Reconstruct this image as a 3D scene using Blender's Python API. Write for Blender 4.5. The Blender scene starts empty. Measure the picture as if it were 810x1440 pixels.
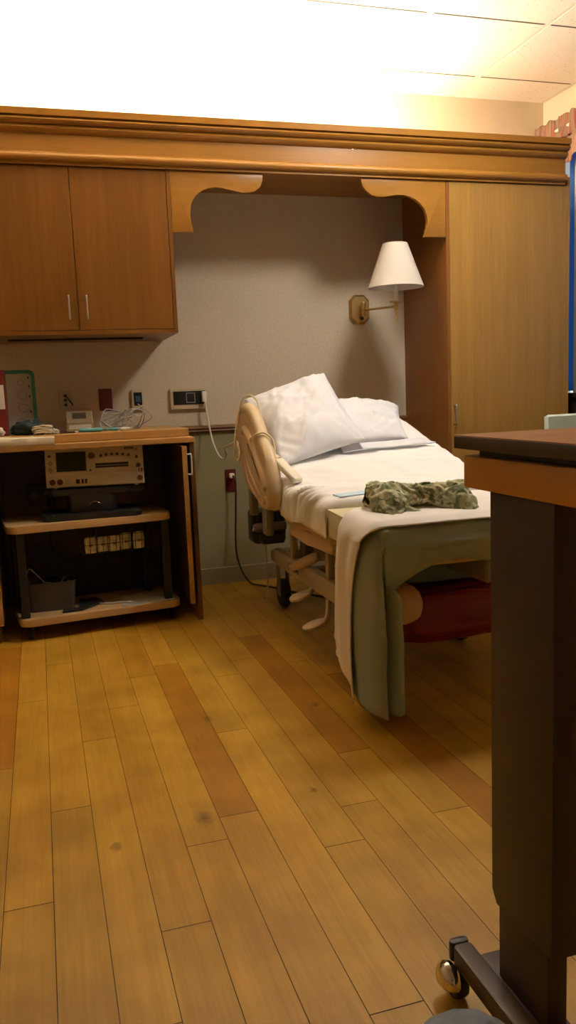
import bpy, bmesh, math, random
from mathutils import Vector, Matrix, noise, Euler
random.seed(7)
PI = math.pi
SC = bpy.context.scene
COL = SC.collection
H = 1.10            # eye height
YW = 4.708          # back wall
XR = 3.172          # right wall
ZC = 2.837          # ceiling
YF = 4.154          # front of the built-in cabinets

# ------------------------------------------------------------------ materials
def new_mat(name):
    m = bpy.data.materials.new(name); m.use_nodes = True
    nt = m.node_tree; b = nt.nodes['Principled BSDF']
    return m, nt, b

def plain(name, col, rough=.5, metal=0, bump=0, bscale=200, spec=.5, var=0, vscale=8, alpha=None, trans=0):
    m, nt, b = new_mat(name)
    b.inputs['Base Color'].default_value = (*col, 1)
    b.inputs['Roughness'].default_value = rough
    b.inputs['Metallic'].default_value = metal
    b.inputs['Specular IOR Level'].default_value = spec
    if trans: b.inputs['Transmission Weight'].default_value = trans
    tc = nt.nodes.new('ShaderNodeTexCoord')
    if var:
        n = nt.nodes.new('ShaderNodeTexNoise'); n.inputs['Scale'].default_value = vscale; n.inputs['Detail'].default_value = 5
        nt.links.new(tc.outputs['Object'], n.inputs['Vector'])
        r = nt.nodes.new('ShaderNodeValToRGB')
        r.color_ramp.elements[0].position = .3; r.color_ramp.elements[1].position = .7
        r.color_ramp.elements[0].color = (*[c*(1-var) for c in col], 1)
        r.color_ramp.elements[1].color = (*[min(1, c*(1+var)) for c in col], 1)
        nt.links.new(n.outputs['Fac'], r.inputs['Fac']); nt.links.new(r.outputs['Color'], b.inputs['Base Color'])
    if bump:
        n = nt.nodes.new('ShaderNodeTexNoise'); n.inputs['Scale'].default_value = bscale; n.inputs['Detail'].default_value = 3
        nt.links.new(tc.outputs['Object'], n.inputs['Vector'])
        bp = nt.nodes.new('ShaderNodeBump'); bp.inputs['Strength'].default_value = bump; bp.inputs['Distance'].default_value = .002
        nt.links.new(n.outputs['Fac'], bp.inputs['Height']); nt.links.new(bp.outputs['Normal'], b.inputs['Normal'])
    return m

def wood(name, c1, c2, axis='Z', rough=.38, scale=1.0, attr=False, spec=.45):
    """oak grain stretched along one axis"""
    m, nt, b = new_mat(name)
    N, L = nt.nodes, nt.links
    tc = N.new('ShaderNodeTexCoord'); mp = N.new('ShaderNodeMapping')
    s = {'X': (.9, 22, 22), 'Y': (22, .9, 22), 'Z': (22, 22, .9)}[axis]
    mp.inputs['Scale'].default_value = tuple(v*scale for v in s)
    L.new(tc.outputs['Object'], mp.inputs['Vector'])
    n1 = N.new('ShaderNodeTexNoise'); n1.inputs['Scale'].default_value = 1.0; n1.inputs['Detail'].default_value = 4; n1.inputs['Roughness'].default_value = .55
    n2 = N.new('ShaderNodeTexNoise'); n2.inputs['Scale'].default_value = 6.0; n2.inputs['Detail'].default_value = 3
    L.new(mp.outputs['Vector'], n1.inputs['Vector']); L.new(mp.outputs['Vector'], n2.inputs['Vector'])
    mx = N.new('ShaderNodeMath'); mx.operation = 'MULTIPLY_ADD'; mx.inputs[1].default_value = .45
    L.new(n2.outputs['Fac'], mx.inputs[0])
    ml = N.new('ShaderNodeMath'); ml.operation = 'MULTIPLY'; ml.inputs[1].default_value = .6
    L.new(n1.outputs['Fac'], ml.inputs[0]); L.new(ml.outputs[0], mx.inputs[2])
    r = N.new('ShaderNodeValToRGB')
    r.color_ramp.elements[0].position = .38; r.color_ramp.elements[1].position = .66
    r.color_ramp.elements[0].color = (*c1, 1); r.color_ramp.elements[1].color = (*c2, 1)
    L.new(mx.outputs[0], r.inputs['Fac'])
    out = r.outputs['Color']
    if attr:
        at = N.new('ShaderNodeVertexColor'); at.layer_name = 'tone'
        mm = N.new('ShaderNodeMix'); mm.data_type = 'RGBA'; mm.blend_type = 'MULTIPLY'; mm.inputs['Factor'].default_value = 1
        L.new(out, mm.inputs['A']); L.new(at.outputs['Color'], mm.inputs['B']); out = mm.outputs['Result']
        # broad smudges and a few knots
        n3 = N.new('ShaderNodeTexNoise'); n3.inputs['Scale'].default_value = 4; n3.inputs['Detail'].default_value = 4
        L.new(tc.outputs['Object'], n3.inputs['Vector'])
        r3 = N.new('ShaderNodeValToRGB'); r3.color_ramp.elements[0].position = .36; r3.color_ramp.elements[1].position = .62
        r3.color_ramp.elements[0].color = (.80, .76, .68, 1); r3.color_ramp.elements[1].color = (1.04, 1.04, 1.04, 1)
        L.new(n3.outputs['Fac'], r3.inputs['Fac'])
        m3 = N.new('ShaderNodeMix'); m3.data_type = 'RGBA'; m3.blend_type = 'MULTIPLY'; m3.inputs['Factor'].default_value = 1
        L.new(out, m3.inputs['A']); L.new(r3.outputs['Color'], m3.inputs['B']); out = m3.outputs['Result']
        for kx, ky, kr in ((.475, 2.685, .020), (.865, 2.66, .016), (.10, 1.96, .014), (.335, 2.02, .030), (.655, 2.06, .010)):
            vs = N.new('ShaderNodeVectorMath'); vs.operation = 'SUBTRACT'; vs.inputs[1].default_value = (kx, ky, 0)
            nz = N.new('ShaderNodeTexNoise'); nz.inputs['Scale'].default_value = 60
            L.new(tc.outputs['Object'], nz.inputs['Vector'])
            L.new(tc.outputs['Object'], vs.inputs[0])
            sc = N.new('ShaderNodeVectorMath'); sc.operation = 'MULTIPLY'; sc.inputs[1].default_value = (1.25, .8, 0)
            L.new(vs.outputs[0], sc.inputs[0])
            ln = N.new('ShaderNodeVectorMath'); ln.operation = 'LENGTH'; L.new(sc.outputs[0], ln.inputs[0])
            ad = N.new('ShaderNodeMath'); ad.operation = 'MULTIPLY_ADD'; ad.inputs[1].default_value = .03
            L.new(nz.outputs['Fac'], ad.inputs[0]); L.new(ln.outputs['Value'], ad.inputs[2])
            mr = N.new('ShaderNodeMapRange'); mr.inputs['From Min'].default_value = .010+kr*.35; mr.inputs['From Max'].default_value = .022+kr
            mr.inputs['To Min'].default_value = .75; mr.inputs['To Max'].default_value = 0
            L.new(ad.outputs[0], mr.inputs['Value'])
            mk = N.new('ShaderNodeMix'); mk.data_type = 'RGBA'; mk.inputs['B'].default_value = (.10, .04, .008, 1)
            L.new(mr.outputs[0], mk.inputs['Factor']); L.new(out, mk.inputs['A']); out = mk.outputs['Result']
    L.new(out, b.inputs['Base Color'])
    b.inputs['Roughness'].default_value = rough
    b.inputs['Specular IOR Level'].default_value = spec
    bp = N.new('ShaderNodeBump'); bp.inputs['Strength'].default_value = .06; bp.inputs['Distance'].default_value = .001
    L.new(mx.outputs[0], bp.inputs['Height']); L.new(bp.outputs['Normal'], b.inputs['Normal'])
    return m

M = {}
M['oak'] = wood('oak_upright', (.165, .063, .008), (.22, .088, .012), 'Z')
M['oak_shaded'] = wood('shaded_cabinet_oak', (.045, .020, .007), (.06, .028, .010), 'Z')  # oak darkened by colour for the shade inside the base cabinet
M['oak_side'] = wood('oak_red_brown_side', (.20, .075, .014), (.27, .105, .021), 'Z')  # darker, redder oak than the wardrobe door
M['oak_pale'] = wood('oak_upright_pale', (.32, .172, .037), (.41, .225, .052), 'Z')
M['oak_x'] = wood('oak_lengthwise', (.305, .136, .017), (.355, .162, .022), 'X')
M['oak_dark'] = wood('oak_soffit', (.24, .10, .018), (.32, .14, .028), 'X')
M['maple_edge'] = wood('maple_shelf', (.50, .33, .15), (.62, .42, .20), 'X')
M['worktop'] = wood('worktop_edge', (.42, .23, .07), (.52, .29, .095), 'X')
M['floor'] = wood('floor_planks', (.40, .225, .022), (.50, .29, .034), 'Y', rough=.42, attr=True, spec=.25)
M['gap'] = plain('plank_gap', (.05, .02, .004), .8)
M['tabletop'] = wood('table_laminate', (.36, .16, .038), (.46, .21, .052), 'X', rough=.6, spec=.04)
M['apron'] = plain('apron_tan', (.50, .235, .04), .45, var=.05)
M['dark_brown'] = plain('dark_brown_enamel', (.034, .013, .007), .5, bump=.05)
M['edge_brown'] = plain('dark_edge_band', (.035, .015, .010), .4)
M['ceiling_white'] = None
M['wall_up'] = plain('vinyl_wallcovering', (.60, .515, .385), .75, var=.07, vscale=75, bump=.2, bscale=160)
M['wall_low'] = plain('lower_wall_paint', (.30, .265, .135), .6, var=.03)
M['wall_plain'] = plain('wall_paint', (.70, .62, .47), .7, var=.03)
M['rubber_base'] = plain('baseboard_vinyl', (.27, .225, .125), .5)
M['rail_wood'] = wood('chair_rail_wood', (.17, .075, .02), (.23, .105, .03), 'X')
M['chrome'] = plain('chrome', (.72, .70, .66), .16, 1)
M['steel'] = plain('brushed_steel', (.62, .60, .56), .32, 1)
M['brass'] = plain('antique_brass', (.66, .47, .20), .38, 1)
M['shade'] = plain('lamp_shade_fabric', (.60, .55, .48), .85, bump=.1, bscale=500)
_n, _l = M['shade'].node_tree.nodes, M['shade'].node_tree.links     # a small brownish stain on the shade
_tc = _n.new('ShaderNodeTexCoord'); _v = _n.new('ShaderNodeVectorMath'); _v.operation = 'DISTANCE'; _v.inputs[1].default_value = (.116, -.531, .188)
_l.new(_tc.outputs['Object'], _v.inputs[0])
_m = _n.new('ShaderNodeMapRange'); _m.inputs['From Min'].default_value = .008; _m.inputs['From Max'].default_value = .030; _m.inputs['To Min'].default_value = .45; _m.inputs['To Max'].default_value = 0
_l.new(_v.outputs['Value'], _m.inputs['Value'])
_x = _n.new('ShaderNodeMix'); _x.data_type = 'RGBA'; _x.inputs['A'].default_value = (.60, .55, .48, 1); _x.inputs['B'].default_value = (.22, .15, .10, 1)
_l.new(_m.outputs[0], _x.inputs['Factor']); _l.new(_x.outputs['Result'], _n['Principled BSDF'].inputs['Base Color'])
M['candle'] = plain('candle_sleeve', (.82, .78, .68), .5)
M['black'] = plain('black_plastic', (.012, .012, .012), .45)
M['black_soft'] = plain('matte_black', (.010, .009, .008), .7)
M['rubber'] = plain('black_rubber', (.018, .017, .016), .6)
M['monitor'] = plain('monitor_plastic', (.60, .565, .44), .45)
M['monitor_lo'] = plain('monitor_plastic_lower', (.53, .485, .36), .45)
M['screen'] = plain('dark_screen', (.012, .020, .014), .12)
M['knob'] = plain('brown_knob', (.10, .07, .045), .4)
M['red_knob'] = plain('dark_red_knob', (.13, .02, .012), .4)
M['label_grey'] = plain('label_grey', (.30, .28, .22), .5)
M['ink'] = plain('dark_ink', (.03, .025, .02), .6)
M['bed_beige'] = plain('bed_beige_plastic', (.62, .49, .31), .38)
M['bed_tan'] = plain('bed_tan_plastic', (.58, .42, .25), .4)
M['bed_slot'] = plain('brown_slot_fill', (.13, .075, .03), .6, var=.4, vscale=60, bump=.5, bscale=90)
M['bed_frame'] = plain('bed_frame_enamel', (.46, .36, .22), .42)
M['bed_grey'] = plain('bed_grey_metal', (.22, .19, .15), .45)
M['vinyl'] = plain('cream_vinyl', (.66, .60, .40), .45)
M['vinyl_tan'] = plain('tan_vinyl', (.60, .40, .22), .45)
M['sheet'] = plain('white_cotton', (.83, .83, .815), .85, bump=.25, bscale=60)
M['pillow'] = plain('white_pillowcase', (.74, .75, .795), .85, bump=.25, bscale=60)
M['drape'] = plain('white_drape_cotton', (.80, .77, .74), .85, bump=.2, bscale=80)
M['blanket'] = plain('sage_green_blanket', (.31, .365, .30), .9, bump=.4, bscale=300, var=.06, vscale=14)
M['red_bag'] = plain('red_plastic_film', (.20, .006, .009), .45)
M['blue_bag'] = plain('dark_blue_cloth', (.10, .17, .24), .7)
M['blue_pad'] = plain('pale_blue_pad', (.50, .66, .80), .8)
M['handset'] = plain('handset_plastic', (.78, .73, .60), .4)
M['cream_cord'] = plain('cream_cord', (.70, .62, .42), .45)
M['dark_cord'] = plain('dark_brown_cord', (.035, .012, .010), .5)
M['plate_beige'] = plain('beige_plate', (.52, .44, .29), .45)
M['device_cream'] = plain('aged_cream_plastic', (.40, .32, .19), .5)
M['plate_red'] = plain('red_plate', (.12, .012, .012), .4)
M['panel_black'] = plain('black_panel', (.012, .016, .018), .25)
M['lcd'] = plain('dim_lcd', (.035, .10, .16), .2)
M['white_plastic'] = plain('white_plastic', (.78, .76, .70), .4)
M['teal'] = plain('teal_plastic', (.10, .36, .40), .45)
M['green_frame'] = plain('green_plastic', (.05, .30, .19), .45)
M['whiteboard'] = plain('grey_white_sheet', (.48, .47, .44), .5)
M['binder_red'] = plain('red_binder', (.16, .012, .012), .45)
M['dark_cloth'] = plain('dark_green_cloth', (.03, .05, .045), .85, var=.2, vscale=30)
M['cream_cloth'] = plain('cream_cloth', (.72, .64, .50), .85, bump=.3, bscale=120)
M['cream_bunch'] = plain('cream_rubber', (.60, .52, .38), .6)
M['bin_grey'] = plain('grey_bin_plastic', (.075, .068, .055), .55)
M['grey_cable'] = plain('grey_cable', (.42, .40, .36), .45)
M['packet'] = plain('white_packet', (.75, .73, .68), .55)
M['wire'] = plain('black_wire', (.02, .018, .016), .4, .5)
M['chair_vinyl'] = plain('pale_teal_vinyl', (.42, .50, .44), .5)
M['jeans'] = plain('blue_denim', (.23, .30, .42), .9, bump=.5, bscale=500, var=.12, vscale=60)
M['shoe'] = plain('dark_shoe', (.04, .035, .03), .6)
M['window_frame'] = plain('window_frame_paint', (.80, .74, .62), .5)
M['sill_brown'] = plain('dark_brown_sill', (.06, .032, .018), .5)  # dark brown for the sill and the panel below it
M['clear_film'] = plain('clear_sleeve', (.62, .58, .50), .15)

def emit(name, col, s):
    m, nt, b = new_mat(name)
    b.inputs['Base Color'].default_value = (*col, 1)
    b.inputs['Emission Color'].default_value = (*col, 1); b.inputs['Emission Strength'].default_value = s
    return m
M['tube'] = emit('fluorescent_tube', (1, .87, .64), 600)
M['downlight'] = emit('downlight_lens', (1, .95, .87), 76)

# blue roller shade lit from outside
m, nt, b = new_mat('blue_roller_shade')
b.inputs['Base Color'].default_value = (.10, .26, .50, 1); b.inputs['Roughness'].default_value = .8
tr = nt.nodes.new('ShaderNodeBsdfTranslucent'); tr.inputs['Color'].default_value = (.10, .30, .58, 1)
mxs = nt.nodes.new('ShaderNodeMixShader'); mxs.inputs['Fac'].default_value = .6
nt.links.new(b.outputs[0], mxs.inputs[1]); nt.links.new(tr.outputs[0], mxs.inputs[2])
nt.links.new(mxs.outputs[0], nt.nodes['Material Output'].inputs['Surface'])
M['blue_shade'] = m
m, nt, b = new_mat('window_glass')
b.inputs['Base Color'].default_value = (.95, .97, 1, 1); b.inputs['Roughness'].default_value = .02
b.inputs['Transmission Weight'].default_value = 1; b.inputs['IOR'].default_value = 1.05
M['glass'] = m

# camouflage cloth
m, nt, b = new_mat('camouflage_cloth')
tc = nt.nodes.new('ShaderNodeTexCoord')
n = nt.nodes.new('ShaderNodeTexVoronoi'); n.inputs['Scale'].default_value = 62; n.inputs['Randomness'].default_value = 1
nz = nt.nodes.new('ShaderNodeTexNoise'); nz.inputs['Scale'].default_value = 30; nz.inputs['Detail'].default_value = 2
add = nt.nodes.new('ShaderNodeMix'); add.data_type = 'VECTOR'; add.inputs['Factor'].default_value = .06
nt.links.new(tc.outputs['Object'], nz.inputs['Vector'])
nt.links.new(tc.outputs['Object'], add.inputs['A']); nt.links.new(nz.outputs['Color'], add.inputs['B'])
nt.links.new(add.outputs['Result'], n.inputs['Vector'])
sp = nt.nodes.new('ShaderNodeSeparateColor'); nt.links.new(n.outputs['Color'], sp.inputs[0])
r = nt.nodes.new('ShaderNodeValToRGB'); r.color_ramp.interpolation = 'CONSTANT'
e = r.color_ramp.elements; e[0].position = 0; e[0].color = (.15, .16, .075, 1); e[1].position = .22; e[1].color = (.33, .335, .18, 1)
for p, c in ((.48, (.45, .445, .27)), (.74, (.25, .265, .13)), (.86, (.55, .53, .35))):
    q = e.new(p); q.color = (*c, 1)
nt.links.new(sp.outputs[0], r.inputs['Fac']); nt.links.new(r.outputs['Color'], b.inputs['Base Color']); b.inputs['Roughness'].default_value = .9
M['camo'] = m

# striped floral valance cloth : stripes run with the pleats
m, nt, b = new_mat('striped_valance_cloth')
tc = nt.nodes.new('ShaderNodeTexCoord'); mp = nt.nodes.new('ShaderNodeMapping'); mp.inputs['Scale'].default_value = (0, 55, 1.4)
n = nt.nodes.new('ShaderNodeTexNoise'); n.inputs['Scale'].default_value = 1.0; n.inputs['Detail'].default_value = 3
nt.links.new(tc.outputs['Object'], mp.inputs['Vector']); nt.links.new(mp.outputs['Vector'], n.inputs['Vector'])
r = nt.nodes.new('ShaderNodeValToRGB'); e = r.color_ramp.elements
e[0].position = .25; e[0].color = (.035, .05, .055, 1); e[1].position = .40; e[1].color = (.30, .25, .17, 1)
for p, c in ((.45, (.30, .05, .035)), (.485, (.36, .22, .13)), (.52, (.05, .075, .075)), (.56, (.34, .24, .15)), (.60, (.27, .03, .025)), (.66, (.12, .13, .11))):
    q = e.new(p); q.color = (*c, 1)
nt.links.new(n.outputs['Fac'], r.inputs['Fac']); nt.links.new(r.outputs['Color'], b.inputs['Base Color']); b.inputs['Roughness'].default_value = .9
M['valance'] = m

# acoustic ceiling tiles
m, nt, b = new_mat('acoustic_ceiling_tile')
N, L = nt.nodes, nt.links
tc = N.new('ShaderNodeTexCoord')
n = N.new('ShaderNodeTexNoise'); n.inputs['Scale'].default_value = 75; n.inputs['Detail'].default_value = 2
L.new(tc.outputs['Object'], n.inputs['Vector'])
r = N.new('ShaderNodeValToRGB'); r.color_ramp.elements[0].position = .27; r.color_ramp.elements[1].position = .35
r.color_ramp.elements[0].color = (.50, .43, .33, 1); r.color_ramp.elements[1].color = (.86, .81, .72, 1)
L.new(n.outputs['Fac'], r.inputs['Fac']); L.new(r.outputs['Color'], b.inputs['Base Color'])
b.inputs['Roughness'].default_value = .9
M['tile'] = m
M['grid_bar'] = plain('white_ceiling_grid', (.76, .71, .62), .6)
M['groove_shade'] = plain('tile_edge_shade', (.10, .075, .05), .9)  # strip colour painting the shade along the tile edges

# ------------------------------------------------------------------ mesh helpers
def box(bm, x0, x1, y0, y1, z0, z1, bev=0, seg=2, mi=0):
    vs = [bm.verts.new(c) for c in ((x0,y0,z0),(x1,y0,z0),(x1,y1,z0),(x0,y1,z0),(x0,y0,z1),(x1,y0,z1),(x1,y1,z1),(x0,y1,z1))]
    fs = [bm.faces.new([vs[i] for i in f]) for f in ((3,2,1,0),(4,5,6,7),(0,1,5,4),(1,2,6,5),(2,3,7,6),(3,0,4,7))]
    for f in fs: f.material_index = mi
    if bev:
        es = list({e for f in fs for e in f.edges})
        bmesh.ops.bevel(bm, geom=es, offset=bev, segments=seg, profile=.5, affect='EDGES')
    return bm

def catmull(pts, n=6, closed=False):
    P = [Vector(p) for p in pts]; out = []
    k = len(P)
    rng = range(k if closed else k-1)
    for i in rng:
        p0 = P[(i-1) % k] if (closed or i > 0) else P[0]*2-P[1]
        p1 = P[i]; p2 = P[(i+1) % k]
        p3 = P[(i+2) % k] if (closed or i+2 < k) else P[-1]*2-P[-2]
        for j in range(n):
            t = j/n
            out.append(.5*((2*p1)+(p2-p0)*t+(2*p0-5*p1+4*p2-p3)*t*t+(3*p1-p0-3*p2+p3)*t**3))
    if not closed: out.append(P[-1])
    return out

def tube(bm, pts, r, n=8, smooth=0, closed=False, ry=None):
    """sweep a circle (or an ellipse r x ry) along a path"""
    P = catmull(pts, smooth, closed) if smooth else [Vector(p) for p in pts]
    k = len(P); rings = []; up = None
    for i, p in enumerate(P):
        t = (P[(i+1) % k]-P[i-1]) if (closed or 0 < i < k-1) else (P[1]-P[0] if i == 0 else P[-1]-P[-2])
        t.normalize()
        if up is None:
            up = Vector((0,0,1)) if abs(t.z) < .9 else Vector((1,0,0))
        a = (up - t*up.dot(t)).normalized(); bb = t.cross(a); up = a
        rr = r[i*len(r)//k] if isinstance(r, (list, tuple)) else r
        r2 = ry if ry else rr
        rings.append([bm.verts.new(p+a*math.cos(2*PI*j/n)*r2+bb*math.sin(2*PI*j/n)*rr) for j in range(n)])
    for i in range(k if closed else k-1):
        A, B = rings[i], rings[(i+1) % k]
        for j in range(n): bm.faces.new((A[j], A[(j+1)%n], B[(j+1)%n], B[j]))
    if not closed:
        bm.faces.new(rings[0][::-1]); bm.faces.new(rings[-1])
    return bm

def lathe(bm, prof, c=(0,0,0), axis='Z', n=24, cap=True):
    """revolve (radius, height) pairs around an axis through c"""
    c = Vector(c); rings = []
    for r_, h in prof:
        ring = []
        for j in range(n):
            a = 2*PI*j/n; u, v = math.cos(a)*r_, math.sin(a)*r_
            d = {'Z': (u, v, h), 'Y': (u, h, -v), 'X': (h, u, v)}[axis]
            ring.append(bm.verts.new(c+Vector(d)))
        rings.append(ring)
    for A, B in zip(rings, rings[1:]):
        for j in range(n): bm.faces.new((A[j], A[(j+1)%n], B[(j+1)%n], B[j]))
    if cap:
        if prof[0][0] > 1e-5: bm.faces.new(rings[0][::-1])
        if prof[-1][0] > 1e-5: bm.faces.new(rings[-1])
    return bm

def prism(bm, outline, axis, a0, a1, bev=0):
    """extrude a 2D outline: axis X -> (y,z), Y -> (x,z), Z -> (x,y)"""
    def p(u, v, w): return {'X': (w, u, v), 'Y': (u, w, v), 'Z': (u, v, w)}[axis]
    A = [bm.verts.new(p(u, v, a0)) for u, v in outline]; B = [bm.verts.new(p(u, v, a1)) for u, v in outline]
    k = len(A); fs = [bm.faces.new(A), bm.faces.new(B[::-1])]
    for i in range(k): fs.append(bm.faces.new((A[i], B[i], B[(i+1)%k], A[(i+1)%k])))
    if bev:
        es = list({e for e in fs[0].edges} | {e for e in fs[1].edges})
        bmesh.ops.bevel(bm, geom=es, offset=bev, segments=2, profile=.5, affect='EDGES')
    return bm

def ringprism(bm, outer, inner, axis, a0, a1):
    def p(u, v, w): return {'X': (w, u, v), 'Y': (u, w, v), 'Z': (u, v, w)}[axis]
    k = len(outer)
    V = [[bm.verts.new(p(u, v, w)) for u, v in lp] for w in (a0, a1) for lp in (outer, inner)]
    oa, ia, ob, ib = V
    for i in range(k):
        j = (i+1) % k
        bm.faces.new((oa[i], oa[j], ia[j], ia[i])); bm.faces.new((ob[j], ob[i], ib[i], ib[j]))
        bm.faces.new((oa[j], oa[i], ob[i], ob[j])); bm.faces.new((ia[i], ia[j], ib[j], ib[i]))
    return bm

def sheet_grid(bm, rows):
    V = [[bm.verts.new(p) for p in row] for row in rows]
    for a, b_ in zip(V, V[1:]):
        for j in range(len(a)-1): bm.faces.new((a[j], a[j+1], b_[j+1], b_[j]))
    return V

def BM(): return bmesh.new()

def obj(name, bm, mat, parent=None, smooth=False, local=False, solid=0, sub=0, soff=0):
    me = bpy.data.meshes.new(name)
    if parent is not None and not local:
        bmesh.ops.transform(bm, matrix=world_of(parent).inverted(), verts=bm.verts)
    bmesh.ops.recalc_face_normals(bm, faces=bm.faces)
    bm.to_mesh(me); bm.free()
    for mm in (mat if isinstance(mat, (list, tuple)) else [mat]): me.materials.append(mm)
    if smooth:
        for p in me.polygons: p.use_smooth = True
        if smooth != True: me.set_sharp_from_angle(angle=math.radians(smooth))
    o = bpy.data.objects.new(name, me); COL.objects.link(o)
    if parent is not None: o.parent = parent
    if solid:
        md = o.modifiers.new('thickness', 'SOLIDIFY'); md.thickness = solid; md.offset = soff
    if sub:
        md = o.modifiers.new('subdivision', 'SUBSURF'); md.levels = sub; md.render_levels = sub
    return o

def world_of(o):
    m = Matrix.Translation(o.location) @ o.rotation_euler.to_matrix().to_4x4()
    return world_of(o.parent) @ m if o.parent else m

def tag(o, label, cat, group=None, kind=None):
    o['label'] = label; o['category'] = cat
    if group: o['group'] = group
    if kind: o['kind'] = kind
    return o

def thing(name, label, cat, loc=(0,0,0), rotz=0, group=None):
    o = bpy.data.objects.new(name, None); COL.objects.link(o)
    o.location = loc; o.rotation_euler = (0, 0, rotz); o.empty_display_size = .05
    return tag(o, label, cat, group)

def struct(name, bm, mat, label, cat, smooth=False):
    o = obj(name, bm, mat, smooth=smooth); return tag(o, label, cat, kind='structure')

def fbm(p, s, seed=0):
    return noise.fractal(Vector(p)*s+Vector((seed*7.1, seed*3.3, seed*1.7)), 1.0, 2.0, 3)

def text(name, body, size, loc, rot, mat, parent):
    cu = bpy.data.curves.new(name, 'FONT'); cu.body = body; cu.size = size; cu.extrude = .0006; cu.offset = .0007
    cu.align_x = 'CENTER'; cu.align_y = 'CENTER'; cu.materials.append(mat)
    tmp = bpy.data.objects.new(name, cu); COL.objects.link(tmp)
    me = bpy.data.meshes.new_from_object(tmp); bpy.data.objects.remove(tmp); me.name = name
    o = bpy.data.objects.new(name, me); COL.objects.link(o)
    o.location = loc; o.rotation_euler = rot; o.parent = parent
    return o

# ------------------------------------------------------------------ setting
XL, YB = -2.3, -2.2
bm = BM()
tone = bm.loops.layers.float_color.new('tone')
W, LEN = .1065, 1.32
known = {-2: 2.53, -1: 1.778, 0: 2.20, 1: 2.647, 2: 1.59, 3: 1.896, 4: 2.007, 5: 1.23, 6: 1.772, 7: 1.944, 8: 2.255, 9: 1.826, 10: 1.62}
darkp = {(4, 2.007): (.80, .66, .50), (8, 2.255): (.78, .62, .45), (10, 1.62): (.74, .58, .42), (-2, 2.53): (.84, .64, .46), (3, 3.216): (.92, .84, .7)}
def quad(x0, x1, y0, y1, z, mi, c):
    f = bm.faces.new([bm.verts.new(p) for p in ((x0,y0,z),(x1,y0,z),(x1,y1,z),(x0,y1,z))])
    f.material_index = mi
    for l in f.loops: l[tone] = (*c, 1)
rr = random.Random(11)
for k in range(-21, 31):
    x0 = -.053+W*k; x1 = x0+W
    base = known.get(k, rr.uniform(0, LEN)); j = base-math.ceil((base-YB)/LEN)*LEN
    while j < YW:
        a, b_ = max(j, YB), min(j+LEN, YW)
        if b_-a > .01:
            t = rr.uniform(.90, 1.08); c = (t, t*rr.uniform(.96, 1.01), t*rr.uniform(.9, 1.02))
            for (dk, dy), cc in darkp.items():
                if dk == k and abs(dy-j) < .03: c = cc
            quad(x0+.0008, x1-.0008, a+.0012, b_-.0012, 0, 0, c)
        j += LEN
quad(XL, XR, YB, YW, -.003, 1, (1, 1, 1))
struct('floor', bm, [M['floor'], M['gap']], 'honey maple plank floor running towards the headwall', 'floor')

bm = BM()
box(bm, XL, XR, YB, YW, ZC+.008, ZC+.05, mi=1)
for i in range(-6, 4):
    xj = 1.272+.63*i
    for k in range(-9, 2):
        yj = 3.723+.668*k
        a0, a1 = max(XL, xj+.010), min(XR, xj+.62); b0, b1 = max(YB, yj+.004), min(YW, yj+.668-.004)
        if a1 > a0 and b1 > b0: box(bm, a0, a1, b0, b1, ZC, ZC+.012)
    box(bm, max(XL, xj-.009), max(XL, xj+.009), YB, YW, ZC+.0012, ZC+.0085, mi=1)
for k in range(-9, 3):  # painted shade lines, only along the edges that run across the room
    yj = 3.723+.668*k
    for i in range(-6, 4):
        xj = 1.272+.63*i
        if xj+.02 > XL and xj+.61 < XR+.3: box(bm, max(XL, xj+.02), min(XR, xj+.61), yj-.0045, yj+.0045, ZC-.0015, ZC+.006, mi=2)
struct('ceiling', bm, [M['tile'], M['grid_bar'], M['groove_shade']], 'white speckled acoustic tile ceiling, glowing over the headwall', 'ceiling')

bm = BM()
box(bm, XL-.1, XR+.1, YW, YW+.1, .92, 2.30, mi=0); box(bm, XL-.1, XR+.1, YW, YW+.1, -.05, .92, mi=1); box(bm, XL-.1, XR+.1, YW, YW+.1, 2.30, ZC+.05, mi=2)
struct('wall_back', bm, [M['wall_up'], M['wall_low'], M['wall_plain']], 'headwall with mottled tan wallcovering above a chair rail', 'wall')
WY0, WY1, WZ0, WZ1 = 3.0, 4.56, 1.04, 2.62
bm = BM()
box(bm, XR, XR+.1, YB-.1, WY0, -.05, ZC+.05); box(bm, XR, XR+.1, WY1, YW, -.05, ZC+.05)
box(bm, XR, XR+.1, WY0, WY1, -.05, WZ0); box(bm, XR, XR+.1, WY0, WY1, WZ1, ZC+.05)
struct('wall_right', bm, M['wall_plain'], 'beige window wall beyond the tall wardrobe', 'wall')
bm = BM(); box(bm, XL-.1, XL, YB-.1, YW, -.05, ZC+.05)
struct('wall_left', bm, M['wall_up'], 'beige side wall out of view', 'wall')
bm = BM(); box(bm, XL, XR, YB-.1, YB, -.05, ZC+.05)
struct('wall_front', bm, M['wall_plain'], 'beige wall behind the viewer', 'wall')

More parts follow.
